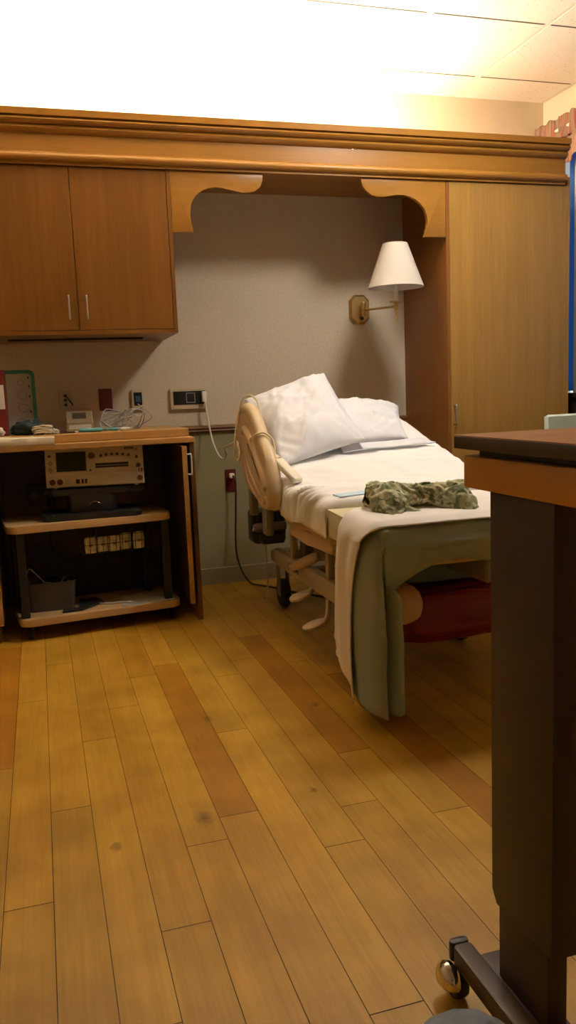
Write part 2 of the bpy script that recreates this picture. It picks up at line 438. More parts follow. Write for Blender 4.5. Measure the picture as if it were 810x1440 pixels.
w = tag(obj('window_1', (lambda b: (box(b, XR-.01, XR+.09, WY1-.03, WY1, WZ0, WZ1), box(b, XR-.01, XR+.09, WY0, WY0+.04, WZ0, WZ1),
        box(b, XR-.01, XR+.09, WY0, WY1, WZ1-.04, WZ1), b)[-1])(BM()), M['white_plastic']), 'window behind the wardrobe with a blue shade drawn down', 'window', kind='structure')
bm = BM(); box(bm, XR+.060, XR+.066, WY0+.03, WY1-.02, WZ0, WZ1-.03)
obj('window_pane', bm, M['glass'], w)
bm = BM(); box(bm, XR+.010, XR+.0125, WY0+.04, 4.447, WZ0+.012, WZ1-.04)
bms = bm
obj('roller_shade', bms, M['blue_shade'], w)
bm = BM(); box(bm, XR-.020, XR-.002, 4.20, 4.358, WZ0, WZ1-.02, .004)
obj('window_mullion', bm, M['window_frame'], w)
bm = BM(); box(bm, XR-.09, XR+.05, WY0, WY1+.02, WZ0-.03, WZ0, .006)
obj('window_sill', bm, M['blue_shade'] if False else M['sill_brown'], w)
bm = BM(); box(bm, XR-.07, XR-.001, 2.9, 4.65, 0, WZ0-.031, .006)
struct('trim_3', bm, M['sill_brown'], 'dark brown panel under the window sill', 'panel')

bm = BM(); prism(bm, [(YW, .902), (YW-.014, .902), (YW-.020, .910), (YW-.014, .918), (YW-.022, .926), (YW-.018, .940), (YW, .944)], 'X', -.9, 2.194)
struct('trim_1', bm, M['rail_wood'], 'dark wooden chair rail along the headwall', 'chair rail')
bm = BM(); prism(bm, [(YW, 0), (YW-.012, 0), (YW-.009, .012), (YW-.006, .094), (YW, .098)], 'X', -.9, 2.194)
struct('baseboard_back', bm, M['rubber_base'], 'beige baseboard at the foot of the headwall', 'baseboard')

# ------------------------------------------------------------------ built-in headwall joinery
CX0, CX1 = -.30, 2.935
t = thing('cornice', 'long honey oak moulded cornice across cabinet, bed niche and wardrobe', 'cornice', (0, YF, 2.2)); t['kind'] = 'thing'
def yz(l): return [(YF-d, z) for d, z in l]
bm = BM(); prism(bm, yz([(-.02, 2.205), (.012, 2.205), (.012, 2.340), (-.02, 2.340)]), 'X', CX0, CX1); obj('fascia', bm, M['oak_x'], t)
bm = BM(); prism(bm, yz([(.0121, 2.219), (.026, 2.221), (.034, 2.229), (.036, 2.240), (.031, 2.252), (.020, 2.258), (.0121, 2.262)]), 'X', CX0, CX1); obj('bead_molding', bm, M['oak_x'], t, smooth=40)
bm = BM(); prism(bm, yz([(-.02, 2.341), (.014, 2.341), (.022, 2.344), (.034, 2.351), (.040, 2.361), (.036, 2.371), (.030, 2.375), (.044, 2.377), (.056, 2.384), (.060, 2.392), (.056, 2.399), (.046, 2.402), (.046, 2.405), (.064, 2.407), (.068, 2.436), (-.02, 2.436)]), 'X', CX0, CX1)
obj('crown_molding', bm, M['oak_x'], t, smooth=35)
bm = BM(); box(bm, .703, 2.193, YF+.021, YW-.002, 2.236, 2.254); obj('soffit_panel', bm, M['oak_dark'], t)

def bracket(label, outline):
    bm = BM(); prism(bm, outline, 'Y', YF+.001, YF+.023, .002)
    return tag(obj('scroll_bracket', bm, M['oak_x'], smooth=35), label, 'bracket', 'scalloped brackets under the cornice')
L_ = [(.703, 2.204), (1.174, 2.204), (1.173, 2.172), (1.160, 2.140), (1.128, 2.117), (1.095, 2.109), (1.062, 2.110), (1.0, 2.122), (.957, 2.130), (.925, 2.133), (.893, 2.129), (.862, 2.117), (.836, 2.099), (.814, 2.074), (.800, 2.045), (.793, 2.008), (.796, 1.972), (.802, 1.946), (.808, 1.915), (.703, 1.911)]
bracket('scalloped oak bracket beside the upper cabinet, over the wall panel', L_)
R_ = [(1.706, 2.204), (1.706, 2.188), (1.714, 2.162), (1.732, 2.140), (1.762, 2.118), (1.799, 2.109), (1.840, 2.112), (1.903, 2.123), (1.945, 2.124), (1.985, 2.118), (2.020, 2.103), (2.047, 2.083), (2.070, 2.056), (2.083, 2.022), (2.088, 1.990), (2.083, 1.963), (2.073, 1.935), (2.062, 1.911), (2.193, 1.911), (2.193, 2.204)]
bracket('scalloped oak bracket above the brass wall lamp, beside the wardrobe', R_[::-1])

def pull(name, p0, p1, d, r, mat, parent, sq=False):
    """bar pull between two feet; d = stand-off vector"""
    p0, p1, d = Vector(p0), Vector(p1), Vector(d)
    bm = BM(); tube(bm, [p0, p0+d*.7, p0+d+(p1-p0)*.06, p1+d-(p1-p0)*.06, p1+d*.7, p1], r, 8, 3)
    return obj(name, bm, mat, parent, smooth=True)

t = thing('upper_cabinet', 'oak wall cabinet with two plain doors above the counter', 'cabinet', (.22, YF, 1.428))
bm = BM()
UX0, UX1 = -.262, .702
box(bm, UX0, UX1, YF, YW-.002, 1.428, 1.4465); box(bm, UX1-.018, UX1, YF, YW-.002, 1.4465, 2.25); box(bm, UX0, UX0+.018, YF, YW-.002, 1.4465, 2.25)
box(bm, UX0+.018, UX1-.018, YF+.02, YW-.002, 2.225, 2.25); box(bm, UX0+.018, UX1-.018, YW-.02, YW-.002, 1.4465, 2.225)
obj('body', bm, M['oak'], t)
for x0, x1, hx in ((UX0+.021, .2222, .181), (.2254, UX1-.021, .2645)):
    bm = BM(); box(bm, x0, x1, YF+.0005, YF+.0195, 1.4485, 2.203, .001, 1)
    d = obj('door', bm, M['oak'], t)
    pull('handle', (hx, YF, 1.607), (hx, YF, 1.500), (0, -.026, 0), .0042, M['steel'], d)
bm = BM(); box(bm, -.118, .556, 4.40, 4.425, 1.419, 1.427, .002)  # thin matte black strip on the cabinet underside
obj('black_strip', bm, M['black_soft'], t)

t = thing('wardrobe', 'tall oak wardrobe with one full-height door right of the bed', 'wardrobe', (2.58, YF, 0))
WX0, WX1 = 2.194, 2.974
bm = BM(); box(bm, WX0, WX0+.018, YF, YW-.001, 0, 2.25); obj('side_panel', bm, M['oak_side'], t)['label'] = 'dark side of the wardrobe facing the bed'
bm = BM(); box(bm, WX1-.018, WX1, YF, YW-.001, 0, 2.25); box(bm, WX0+.018, WX1-.018, YF+.02, YW-.001, 2.225, 2.25); box(bm, WX0+.018, WX1-.018, YW-.03, YW-.002, .0, 2.225); box(bm, WX0+.018, WX1-.018, YF+.03, YW-.03, .06, .08); box(bm, WX0+.018, WX1-.018, YF+.03, YF+.05, 0, .06)
obj('body', bm, M['oak_pale'], t)
bm = BM(); box(bm, WX0+.0205, WX1-.0195, YF+.0005, YF+.0195, .062, 2.203, .001, 1); d = obj('door', bm, M['oak_pale'], t)
pull('handle', (2.231, YF, 1.003), (2.231, YF, .902), (0, -.030, 0), .005, M['steel'], d)

# fluorescent strips on top of the joinery, behind the cornice
for n_, (x0, x1) in enumerate(((-.25, .78), (.86, 1.86))):
    t = thing('strip_light', ['fluorescent strip hidden on top of the upper cabinet', 'fluorescent strip hidden on top of the bed canopy'][n_], 'strip light', ((x0+x1)/2, 4.40, 2.255), group='hidden cornice strip lights')
    bm = BM(); box(bm, x0, x1, 4.34, 4.46, 2.255, 2.295, .004); obj('housing', bm, M['white_plastic'], t)
    bm = BM(); tube(bm, [(x0+.03, 4.40, 2.325), (x1-.03, 4.40, 2.325)], .016, 12); obj('tube', bm, M['tube'], t, smooth=40)

# recessed ceiling light over the foot of the bed
t = thing('recessed_light', 'round recessed ceiling light over the foot of the bed', 'ceiling light', (1.95, 3.20, ZC))
bm = BM(); lathe(bm, [(.200, .0), (.230, -.002), (.235, -.006), (.230, -.010), (.204, -.012), (.200, -.006), (.200, 0)], (1.95, 3.20, ZC), 'Z', 36, cap=False); obj('trim_ring', bm, M['white_plastic'], t, smooth=40)
bm = BM(); lathe(bm, [(0, -.004), (.199, -.004), (.199, -.001), (0, -.001)], (1.95, 3.20, ZC), 'Z', 36); obj('lens', bm, M['downlight'], t, smooth=40)

# ------------------------------------------------------------------ base cabinet and worktop
BX0, BX1, BY = -.272, .712, 3.955
t = thing('base_cabinet', 'open oak base cabinet holding the equipment cart', 'cabinet', (.22, BY, 0))
for x0 in (BX0, BX1-.022):
    bm = BM(); box(bm, x0, x0+.022, BY, YW-.023, 0, .889); obj('side_panel', bm, M['oak'], t)
bm = BM(); box(bm, BX0+.022, BX1-.022, YW-.04, YW-.024, .0, .889); obj('back_panel', bm, M['oak_shaded'], t)
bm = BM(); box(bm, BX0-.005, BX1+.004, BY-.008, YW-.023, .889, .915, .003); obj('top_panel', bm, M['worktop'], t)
bm = BM(); box(bm, .640, .664, 3.888, 4.60, .105, .876, .002); d = obj('door', bm, M['oak_shaded'], t)  # leaf coloured as if in shade; a separate front strip stays light
bm = BM(); box(bm, .640, .664, 3.884, 3.8879, .105, .876, .001); obj('lit_edge', bm, M['worktop'], d)
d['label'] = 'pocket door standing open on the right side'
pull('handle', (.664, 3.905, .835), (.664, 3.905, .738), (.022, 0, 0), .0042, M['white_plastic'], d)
bm = BM(); box(bm, -.2455, -.225, 3.864, 4.60, .105, .876, .002); d2 = obj('door', bm, M['oak_shaded'], t)
bm = BM(); box(bm, -.2455, -.225, 3.860, 3.8639, .105, .876, .001); obj('lit_edge', bm, M['worktop'], d2)
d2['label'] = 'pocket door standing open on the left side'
bm = BM(); box(bm, BX0, .708, 4.055, YW-.023, .9155, .955, .004)
tag(obj('worktop', bm, M['worktop']), 'thick oak worktop slab set back on the base cabinet', 'worktop')

# ------------------------------------------------------------------ equipment cart and what stands on it
def rrect(x0, x1, y0, y1, r, n=6):
    out = []
    for cx, cy, a0 in ((x1-r, y1-r, 0), (x0+r, y1-r, 90), (x0+r, y0+r, 180), (x1-r, y0+r, 270)):
        for i in range(n+1):
            a = math.radians(a0+90*i/n); out.append((cx+r*math.cos(a), cy+r*math.sin(a)))
    return out

def caster(bm_w, bm_f, x, y, r, wd, zt):
    lathe(bm_w, [(r*.45, -wd/2), (r*.9, -wd/2), (r, -wd/4), (r, wd/4), (r*.9, wd/2), (r*.45, wd/2)], (x, y, r), 'X', 20)
    for s in (-1, 1): box(bm_f, x+s*(wd/2+.003)-.002, x+s*(wd/2+.003)+.002, y-r*.4, y+r*.5, r*.8, zt-.008)
    box(bm_f, x-wd/2-.006, x+wd/2+.006, y-r*.6, y+r*.6, zt-.010, zt)

cart = thing('equipment_cart', 'two-shelf rolling cart with black posts inside the open base cabinet', 'cart', (-.18, 3.90, 0), math.radians(6.5))
for z0, z1, dx in ((.515, .550, 0), (.072, .106, .025)):
    bm = BM(); prism(bm, rrect(dx, .775+dx, 0, .37, .05), 'Z', z0, z1, .003); obj('shelf', bm, M['maple_edge'], cart, smooth=40, local=True)
for x, y in ((.055, .05), (.745, .05), (.055, .31), (.70, .29)):
    bm = BM(); box(bm, x-.02, x+.02, y-.016, y+.016, .106, .515, .004); obj('post', bm, M['black'], cart, local=True)
for x, y in ((.07, .06), (.75, .06), (.07, .31), (.75, .31)):
    bw, bf = BM(), BM(); caster(bw, bf, x, y, .028, .022, .072)
    c = obj('caster', bf, M['black'], cart, local=True); obj('wheel', bw, M['rubber'], c, local=True, smooth=40)
bm = BM()
bx0, bx1, by0, by1, bz0, bz1 = .325, .71, .035, .25, .375, .503
tube(bm, [(bx0, by0, bz1), (bx1, by0, bz1), (bx1, by1, bz1), (bx0, by1, bz1)], .0026, 6, closed=True)
tube(bm, [(bx0+.02, by0+.02, bz0), (bx1-.02, by0+.02, bz0), (bx1-.02, by1-.02, bz0), (bx0+.02, by1-.02, bz0)], .002, 6, closed=True)
for zz in (.42, .46): 
    f = (bz1-zz)/(bz1-bz0)*.02
    tube(bm, [(bx0+f, by0+f, zz), (bx1-f, by0+f, zz), (bx1-f, by1-f, zz), (bx0+f, by1-f, zz)], .0014, 5, closed=True)
for i in range(12):
    x = bx0+.02+(bx1-bx0-.04)*i/11
    tube(bm, [(x, by0, bz1), (x, by0+.02, bz0), (x, by1-.02, bz0), (x, by1, bz1)], .0016, 5)
for i in range(6):
    y = by0+.02+(by1-by0-.04)*i/5
    tube(bm, [(bx0, y, bz1), (bx0+.02, y, bz0), (bx1-.02, y, bz0), (bx1, y, bz1)], .0016, 5)
for x in (bx0+.03, bx1-.03):
    for y in (by0, by1): tube(bm, [(x, y, bz1), (x, y, .516)], .003, 6)
obj('wire_basket', bm, M['wire'], cart, local=True)

def on_cart(x, y, z): return world_of(cart) @ Vector((x, y, z))
rp = random.Random(3)
ordn = ['leftmost', 'second from left', 'third from left', 'fourth from left', 'rightmost']
for i in range(5):
    p = on_cart(.385+.058*i+rp.uniform(-.004, .004), .085+.012*(i % 2), .3785)
    t = thing('packet', f'white wrapped packet in the black wire basket, {ordn[i]} of five', 'packet', p, math.radians(6.5+rp.uniform(-8, 8)), 'wrapped packets in the wire basket')
    h = .075+rp.uniform(-.006, .008)
    bm = BM()
    rows = []
    for a in range(7):
        row = []
        for b_ in range(9):
            u, v = a/6*2-1, b_/8*2-1
            row.append((u*.024, -.011*max(0, (1-u**4)*(1-v**6))+.003*fbm((u+i, v, 0), 2), h*(v+1)/2))
        rows.append(row)
    V = sheet_grid(bm, rows)
    obj('wrapper', bm, M['packet'], t, smooth=True, local=True, solid=.012, soff=0)
    bm = BM(); box(bm, -.010, .008, -.0205, -.0185, h*.42, h*.60); box(bm, -.014, .012, -.0200, -.0185, h*.68, h*.72); obj('print', bm, M['label_grey'], t, local=True)

# stand and fetal monitor
t = thing('monitor_stand', 'black swivel stand under the beige fetal monitor', 'stand', (.21, 4.05, .5505))
bm = BM(); prism(bm, rrect(-.02, .445, 3.965, 4.235, .03), 'Z', .5505, .578, .004); obj('base_plate', bm, M['black'], t, smooth=40)
bm = BM(); prism(bm, rrect(.10, .335, 4.02, 4.20, .04), 'Z', .5785, .664, .006); obj('neck', bm, M['black'], t, smooth=40)
bm = BM(); prism(bm, rrect(.025, .465, 4.02, 4.24, .015), 'Z', .6645, .692, .004); obj('top_plate', bm, M['black'], t, smooth=40)
bm = BM(); tube(bm, [(.228+.028*math.cos(a), 4.017, .606+.022*math.sin(a)) for a in [math.radians(20+14*i) for i in range(11)]], .0022, 6); obj('tilt_arc', bm, M['chrome'], t, smooth=True)
for x in (.03, .40):
    bm = BM(); lathe(bm, [(.006, 0), (.005, .002), (0, .0025)], (x, 3.99, .578), 'Z', 10); obj('screw_cap', bm, M['chrome'], t)

MW, MH, MD = .462, .185, .26
mon = thing('fetal_monitor', 'beige fetal monitor with dark screen, knobs and paper slot', 'monitor', (.010, 4.055, .6985), math.radians(-6))
def mp(u, v, d=0.0):
    z = (1-v)*MH
    return (u*MW, (max(0, z-.066))*.24-d, z)
bm = BM()
prism(bm, [(0, 0.004), (0, .064), (.003, .067), (.030, .185), (.05, .188), (MD, .188), (MD, .004)], 'X', 0, MW, .003)
obj('housing', bm, M['monitor'], mon, local=True, smooth=30)
bm = BM(); box(bm, .004, MW-.004, -.0025, .02, .006, .062, .003); obj('lower_panel', bm, M['monitor_lo'], mon, local=True)
def plate(name, u0, u1, v0, v1, d, mat, d0=-.003):
    bm = BM()
    vs = [bm.verts.new(mp(u, v, dd)) for dd in (d0, d) for u, v in ((u0, v0), (u1, v0), (u1, v1), (u0, v1))]
    for f in ((0,1,2,3), (7,6,5,4), (0,4,5,1), (1,5,6,2), (2,6,7,3), (3,7,4,0)): bm.faces.new([vs[i] for i in f])
    return obj(name, bm, M[mat], mon, local=True)
plate('screen_bezel', .098, .424, .055, .60, .0022, 'monitor_lo')
plate('screen', .112, .412, .080, .575, .0032, 'screen')
bm = BM()
arc = [(.478, .60), (.478, .34)]+[(.478+.392*i/10, .34-.10*math.sin(PI*i/10)) for i in range(1, 10)]+[(.870, .34), (.870, .60)]
A = [bm.verts.new(mp(u, v, .004)) for u, v in arc]; B = [bm.verts.new(mp(u, v, -.003)) for u, v in arc]
bm.faces.new(A); bm.faces.new(B[::-1])
for i in range(len(A)): bm.faces.new((A[i], B[i], B[(i+1) % len(A)], A[(i+1) % len(A)]))
drawer = obj('paper_drawer', bm, M['monitor'], mon, local=True)
plate('paper_slot', .505, .845, .40, .52, .0048, 'black')
plate('paper_edge', .505, .845, .455, .475, .0056, 'label_grey')
plate('name_label', .81, .905, .02, .075, .0012, 'ink'); plate('name_strip', .82, .895, .033, .058, .002, 'label_grey')
def knob(name, u, v, r, mat, h=.010, d0=0):
    bm = BM(); c = mp(u, v, d0); lathe(bm, [(r*1.15, 0), (r*1.1, -h*.3), (r, -h*.4), (r*.85, -h), (r*.55, -h*1.05), (0, -h*.9)], c, 'Y', 18)
    return obj(name, bm, M[mat], mon, local=True, smooth=40)
knob('knob', .470, .20, .0135, 'knob', .014)
for u, v in ((.565, .21), (.620, .195), (.678, .185), (.735, .185), (.792, .20), (.850, .225), (.932, .28)): knob('button', u, v, .0062, 'knob', .006)
knob('button', .932, .09, .005, 'label_grey', .005)
knob('knob', .945, .50, .010, 'knob', .012)
knob('knob', .955, .83, .012, 'red_knob', .014, .0025)['label'] = 'dark red knob'
knob('socket', .062, .84, .0125, 'red_knob', .008, .0025); knob('socket', .138, .84, .0125, 'red_knob', .008, .0025)
bm = BM(); c = mp(.215, .84, .0035); tube(bm, [(c[0]+.010*math.cos(a), c[1], c[2]+.010*math.sin(a)) for a in [2*PI*i/14 for i in range(14)]], .0012, 6, closed=True); obj('socket_ring', bm, M['label_grey'], mon, local=True)
for u, w_ in ((.318, .018), (.366, .010), (.402, .010)):
    x = u*MW; bm = BM(); box(bm, x-w_/2, x+w_/2, -.0045, 0, .018, .040, .002); obj('port', bm, M['black'], mon, local=True)
knob('button', .045, .17, .0065, 'red_knob', .004)
for v in (.345, .53):
    bm = BM()
    for k in range(4):
        c = mp(.052, v, .0008); a = PI/2*k
        x, z = c[0]+.007*math.cos(a), c[2]+.008*math.sin(a)
        lathe(bm, [(.0038, 0), (.0036, -.002), (0, -.0024)], (x, c[1], z), 'Y', 4)
    obj('arrow_keys', bm, M['knob'], mon, local=True)
for x in (.04, MW-.04):
    bm = BM(); lathe(bm, [(.010, -.005), (.012, .005)], (x, .02, 0), 'Z', 12); obj('foot', bm, M['monitor_lo'], mon, local=True)
tilt = math.radians(90-13.5)
text('number_label', '13', .023, mp(.962, .63, .0012), (tilt, 0, 0), M['ink'], mon)
text('letter_label', 'A', .017, mp(.452, .57, .0012), (tilt, 0, 0), M['ink'], mon)

# lower shelf
bm = BM(); zf = .1065
o_ = rrect(-.125, .108, 4.035, 4.215, .025, 4)
def shrink(l, s, dz=0):
    cx = sum(p[0] for p in l)/len(l); cy = sum(p[1] for p in l)/len(l)
    return [(cx+(x-cx)*s, cy+(y-cy)*s) for x, y in l]
loops = [(shrink(o_, .90), zf), (o_, zf+.135), (shrink(o_, 1.03), zf+.135), (shrink(o_, 1.03), zf+.141), (shrink(o_, .97), zf+.141), (shrink(o_, .87), zf+.006)]
R_v = [[bm.verts.new((x, y, z)) for x, y in l] for l, z in loops]
for a, b_ in zip(R_v, R_v[1:]):
    for i in range(len(a)): bm.faces.new((a[i], a[(i+1) % len(a)], b_[(i+1) % len(a)], b_[i]))
bm.faces.new(R_v[0][::-1]); bm.faces.new(R_v[-1])
tag(obj('storage_bin', bm, M['bin_grey'], smooth=35), 'dark grey plastic bin of cables on the lower cart shelf', 'bin')
rc = random.Random(5)
def loops_path(cx, cy, cz, rx, ry, rz, n, rnd):
    pts = []; ph = rnd.uniform(0, 6)
    for i in range(n):
        a = ph+i*1.15; k = rnd.uniform(.55, 1.0)
        pts.append((cx+rx*k*math.cos(a), cy+ry*k*math.sin(a), cz+rz*rnd.uniform(-1, 1)))
    return pts
bm = BM(); tube(bm, loops_path(-.01, 4.125, .215, .085, .06, .035, 26, rc), .0045, 7, 5)
tag(obj('cable_bundle', bm, M['black'], smooth=True), 'tangle of black cable heaped in the grey bin', 'cable')
bm = BM(); tube(bm, [(-.02, 4.09, .22), (-.075, 4.08, .29), (-.10, 4.08, .315), (-.115, 4.08, .29), (-.11, 4.085, .25), (-.085, 4.09, .222), (-.03, 4.11, .235), (.03, 4.10, .225), (.06, 4.12, .25), (.08, 4.12, .22)], .003, 7, 6)
tag(obj('white_lead', bm, M['grey_cable'], smooth=True), 'pale grey lead looping up out of the grey bin', 'cable')
bm = BM(); prism(bm, [(.035, 3.970), (.13, 3.980), (.24, 4.10), (.21, 4.2), (.125, 4.2), (.120, 4.024), (.04, 4.012)], 'Z', zf, zf+.010, .003)
tag(obj('black_pad', bm, M['black_soft']), 'flat black pad lying beside the grey bin', 'pad')
bm = BM()
q = [(.315, 3.985), (.395, 3.955), (.585, 4.02), (.52, 4.22), (.34, 4.20)]
prism(bm, q, 'Z', zf, zf+.004, .001)
bm2 = BM(); 
t = tag(obj('plastic_sleeve', bm, M['clear_film']), 'clear plastic sleeve lying flat on the lower cart shelf', 'sleeve')
prism(bm2, [(.40, 3.975), (.566, 4.03), (.51, 4.19), (.37, 4.17)], 'Z', zf+.0041, zf+.0052); obj('paper_insert', bm2, M['clear_film'], t)
bm = BM(); tube(bm, [(.16, 4.115, zf+.004), (.25, 4.06, zf+.004), (.315, 4.04, zf+.008), (.37, 4.02, zf+.009)], .0035, 8, 4)
tag(obj('plastic_straw', bm, M['white_plastic'], smooth=True), 'thin white tube lying beside the clear sleeve', 'tube')

t = thing('outlet_box', 'dark outlet box on the back of the base cabinet', 'outlet', (-.02, 4.667, .61))
bm = BM(); box(bm, -.09, .05, 4.640, 4.667, .55, .67, .004); obj('cover', bm, M['black'], t)
for x in (-.055, .012):
    bm = BM(); lathe(bm, [(.022, 0), (.022, -.006), (.016, -.007), (.016, -.003), (0, -.003)], (x, 4.640, .61), 'Y', 16); obj('socket', bm, M['knob'], t, smooth=40)
bm = BM()
tube(bm, [(.012, 4.625, .61), (.02, 4.60, .55), (.01, 4.58, .40), (.03, 4.58, .30), (.12, 4.55, .26), (.2, 4.5, .34), (.24, 4.45, .44), (.22, 4.42, .50)], .005, 7, 6)
tag(obj('hanging_cable', bm, M['black'], smooth=True), 'black cable hanging from the outlet box behind the cart', 'cable')
bm = BM()
tube(bm, [(.24, 4.43, .50), (.25, 4.43, .42), (.30, 4.43, .32), (.40, 4.43, .27), (.47, 4.43, .30), (.50, 4.43, .36), (.50, 4.43, .42)], .005, 7, 6)
tag(obj('looped_cable', bm, M['black'], smooth=True), 'black cable looping below the wire basket', 'cable')

# ------------------------------------------------------------------ plates on the wall
def wplate(name, label, cat, x0, x1, z0, z1, mat, th=.007, group=None):
    t = thing(name, label, cat, ((x0+x1)/2, YW, (z0+z1)/2), group=group)
    bm = BM(); box(bm, x0, x1, YW-th, YW, z0, z1, .0025); obj('plate', bm, M[mat], t)
    return t
t = wplate('jack_plate', 'beige wall plate with three dark jacks above the cream device', 'wall plate', .115, .185, 1.05, 1.172, 'plate_beige')
for z in (1.142, 1.118, 1.092):
    bm = BM(); lathe(bm, [(.009, 0), (.009, -.004), (.005, -.005), (.005, -.001), (0, -.001)], (.149, YW-.007, z), 'Y', 14); obj('jack', bm, M['black'], t)
bm = BM(); tube(bm, [(.149, YW-.012, 1.142), (.165, YW-.03, 1.122), (.186, YW-.03, 1.088)], .004, 7, 4); obj('lead', bm, M['black'], t, smooth=True)
t = wplate('blank_plate', 'plain dark red plate above the coil of cables', 'wall plate', .329, .402, 1.052, 1.173, 'plate_red', .005)
for z in (1.07, 1.155):
    bm = BM(); lathe(bm, [(.0035, 0), (.003, -.0015), (0, -.0015)], (.3655, YW-.005, z), 'Y', 10); obj('screw', bm, M['plate_red'], t)
t = wplate('side_red_plate', 'dark red plate half hidden behind the green-edged board', 'wall plate', -.088, -.014, 1.051, 1.174, 'plate_red', .005)
for z in (1.07, 1.155):
    bm = BM(); lathe(bm, [(.0035, 0), (.003, -.0015), (0, -.0015)], (-.051, YW-.005, z), 'Y', 10); obj('screw', bm, M['plate_red'], t)
t = wplate('thermostat', 'small beige wall control with a dim blue window', 'wall control', .508, .576, 1.048, 1.162, 'plate_beige', .016)
bm = BM(); box(bm, .520, .565, YW-.0185, YW-.0155, 1.072, 1.146, .001); obj('face', bm, M['panel_black'], t)
bm = BM(); box(bm, .529, .556, YW-.020, YW-.018, 1.092, 1.126, .001); obj('display', bm, M['lcd'], t)
t = wplate('bed_connection_panel', 'wide beige-framed black panel with the bed remote plugged in', 'wall panel', .725, .940, 1.040, 1.158, 'plate_beige', .020)
bm = BM(); box(bm, .742, .926, YW-.0235, YW-.0195, 1.066, 1.142, .001); f_ = obj('face', bm, M['panel_black'], t)
bm = BM(); ringprism(bm, [(.815, 1.076), (.866, 1.076), (.866, 1.132), (.815, 1.132)], [(.818, 1.079), (.863, 1.079), (.863, 1.129), (.818, 1.129)], 'Y', YW-.0248, YW-.0235); obj('square_outline', bm, M['label_grey'], f_)
t = wplate('red_outlet', 'dark red emergency outlet with the bed power cord plugged in', 'outlet', 1.023, 1.087, .548, .679, 'plate_red', .007)
for z in (.640, .590):
    bm = BM(); prism(bm, rrect(1.038, 1.072, z-.015, z+.015, .010, 4), 'Y', YW-.010, YW-.007); obj('socket', bm, M['plate_red'], t)

t = thing('power_cord', 'dark brown bed power cord from red outlet down to the floor', 'cord', (1.06, YW-.02, .64))
bm = BM(); box(bm, 1.043, 1.071, YW-.045, YW-.010, .628, .656, .005); obj('plug', bm, M['white_plastic'], t)['label'] = 'pale plug'
bm = BM(); tube(bm, [(1.061, YW-.045, .642), (1.065, YW-.065, .625), (1.068, 4.64, .59), (1.060, 4.635, .43), (1.047, 4.62, .266), (1.050, 4.60, .163), (1.073, 4.56, .075), (1.11, 4.54, .020), (1.16, 4.52, .007), (1.22, 4.42, .007), (1.30, 4.25, .007), (1.40, 4.1, .007), (1.45, 3.95, .007)], .0058, 8, 6)
obj('cord', bm, M['dark_cord'], t, smooth=True)

# ------------------------------------------------------------------ brass swing-arm wall lamp
t = thing('wall_lamp', 'brass swing-arm wall lamp with white cone shade', 'wall lamp', (1.895, YW, 1.587))
c_ = .028
def octa(x0, x1, z0, z1, c): return [(x0+c, z0), (x1-c, z0), (x1, z0+c), (x1, z1-c), (x1-c, z1), (x0+c, z1), (x0, z1-c), (x0, z0+c)]
bm = BM()
A0, A1 = octa(1.831, 1.960, 1.502, 1.674, .034), octa(1.843, 1.948, 1.514, 1.662, .030)
V0 = [bm.verts.new((x, YW, z)) for x, z in A0]; V1 = [bm.verts.new((x, YW-.012, z)) for x, z in A0]; V2 = [bm.verts.new((x, YW-.024, z)) for x, z in A1]
for a, b_ in ((V0, V1), (V1, V2)):
    for i in range(8): bm.faces.new((a[i], a[(i+1) % 8], b_[(i+1) % 8], b_[i]))
bm.faces.new(V2); bm.faces.new(V0[::-1]); obj('backplate', bm, M['brass'], t)
bm = BM(); lathe(bm, [(.0, -.042), (.012, -.042), (.013, -.036), (.013, .036), (.012, .042), (0, .042)], (1.905, YW-.055, 1.585), 'Z', 16); tube(bm, [(1.905, YW-.024, 1.60), (1.905, YW-.05, 1.60)], .008, 10); tube(bm, [(1.905, YW-.024, 1.568), (1.905, YW-.05, 1.568)], .008, 10)
obj('pivot', bm, M['brass'], t, smooth=40)
bm = BM(); lathe(bm, [(.011, 0), (.011, -.016), (.009, -.018), (0, -.018)], (1.900, YW-.024, 1.533), 'Y', 12); obj('switch', bm, M['dark_brown'], t, smooth=40)
LX, LY = 1.932, 4.245
bm = BM(); tube(bm, [(1.905, YW-.060, 1.580), (LX, LY, 1.556)], .0068, 10); obj('arm', bm, M['brass'], t, smooth=True)
bm = BM(); lathe(bm, [(0, 1.478), (.007, 1.480), (.010, 1.487), (.007, 1.494), (.0062, 1.500), (.0062, 1.535), (.011, 1.538), (.011, 1.572), (.009, 1.576), (.036, 1.580), (.038, 1.584), (.009, 1.586)], (LX, LY, 0), 'Z', 20); obj('candle_cup', bm, M['brass'], t, smooth=40)
bm = BM(); lathe(bm, [(.0125, 1.586), (.0125, 1.672), (0, 1.672)], (LX, LY, 0), 'Z', 18); obj('candle_sleeve', bm, M['candle'], t, smooth=40)
bm = BM(); lathe(bm, [(.010, 1.672), (.012, 1.70), (.030, 1.75), (.030, 1.775), (.018, 1.80), (0, 1.806)], (LX, LY, 0), 'Z', 18); obj('bulb', bm, M['white_plastic'], t, smooth=True)
bm = BM(); lathe(bm, [(.153, 1.657), (.0675, 1.890), (.0655, 1.890), (.151, 1.657), (.153, 1.657)], (LX, LY, 0), 'Z', 48, cap=False); sh = obj('lamp_shade', bm, M['shade'], t, smooth=40)
bm = BM()
for k in range(3): tube(bm, [(LX, LY, 1.806), (LX+.034*math.cos(k*2.09), LY+.034*math.sin(k*2.09), 1.84), (LX+.0672*math.cos(k*2.09), LY+.0672*math.sin(k*2.09), 1.884)], .002, 6, 4)
obj('spider', bm, M['brass'], sh)

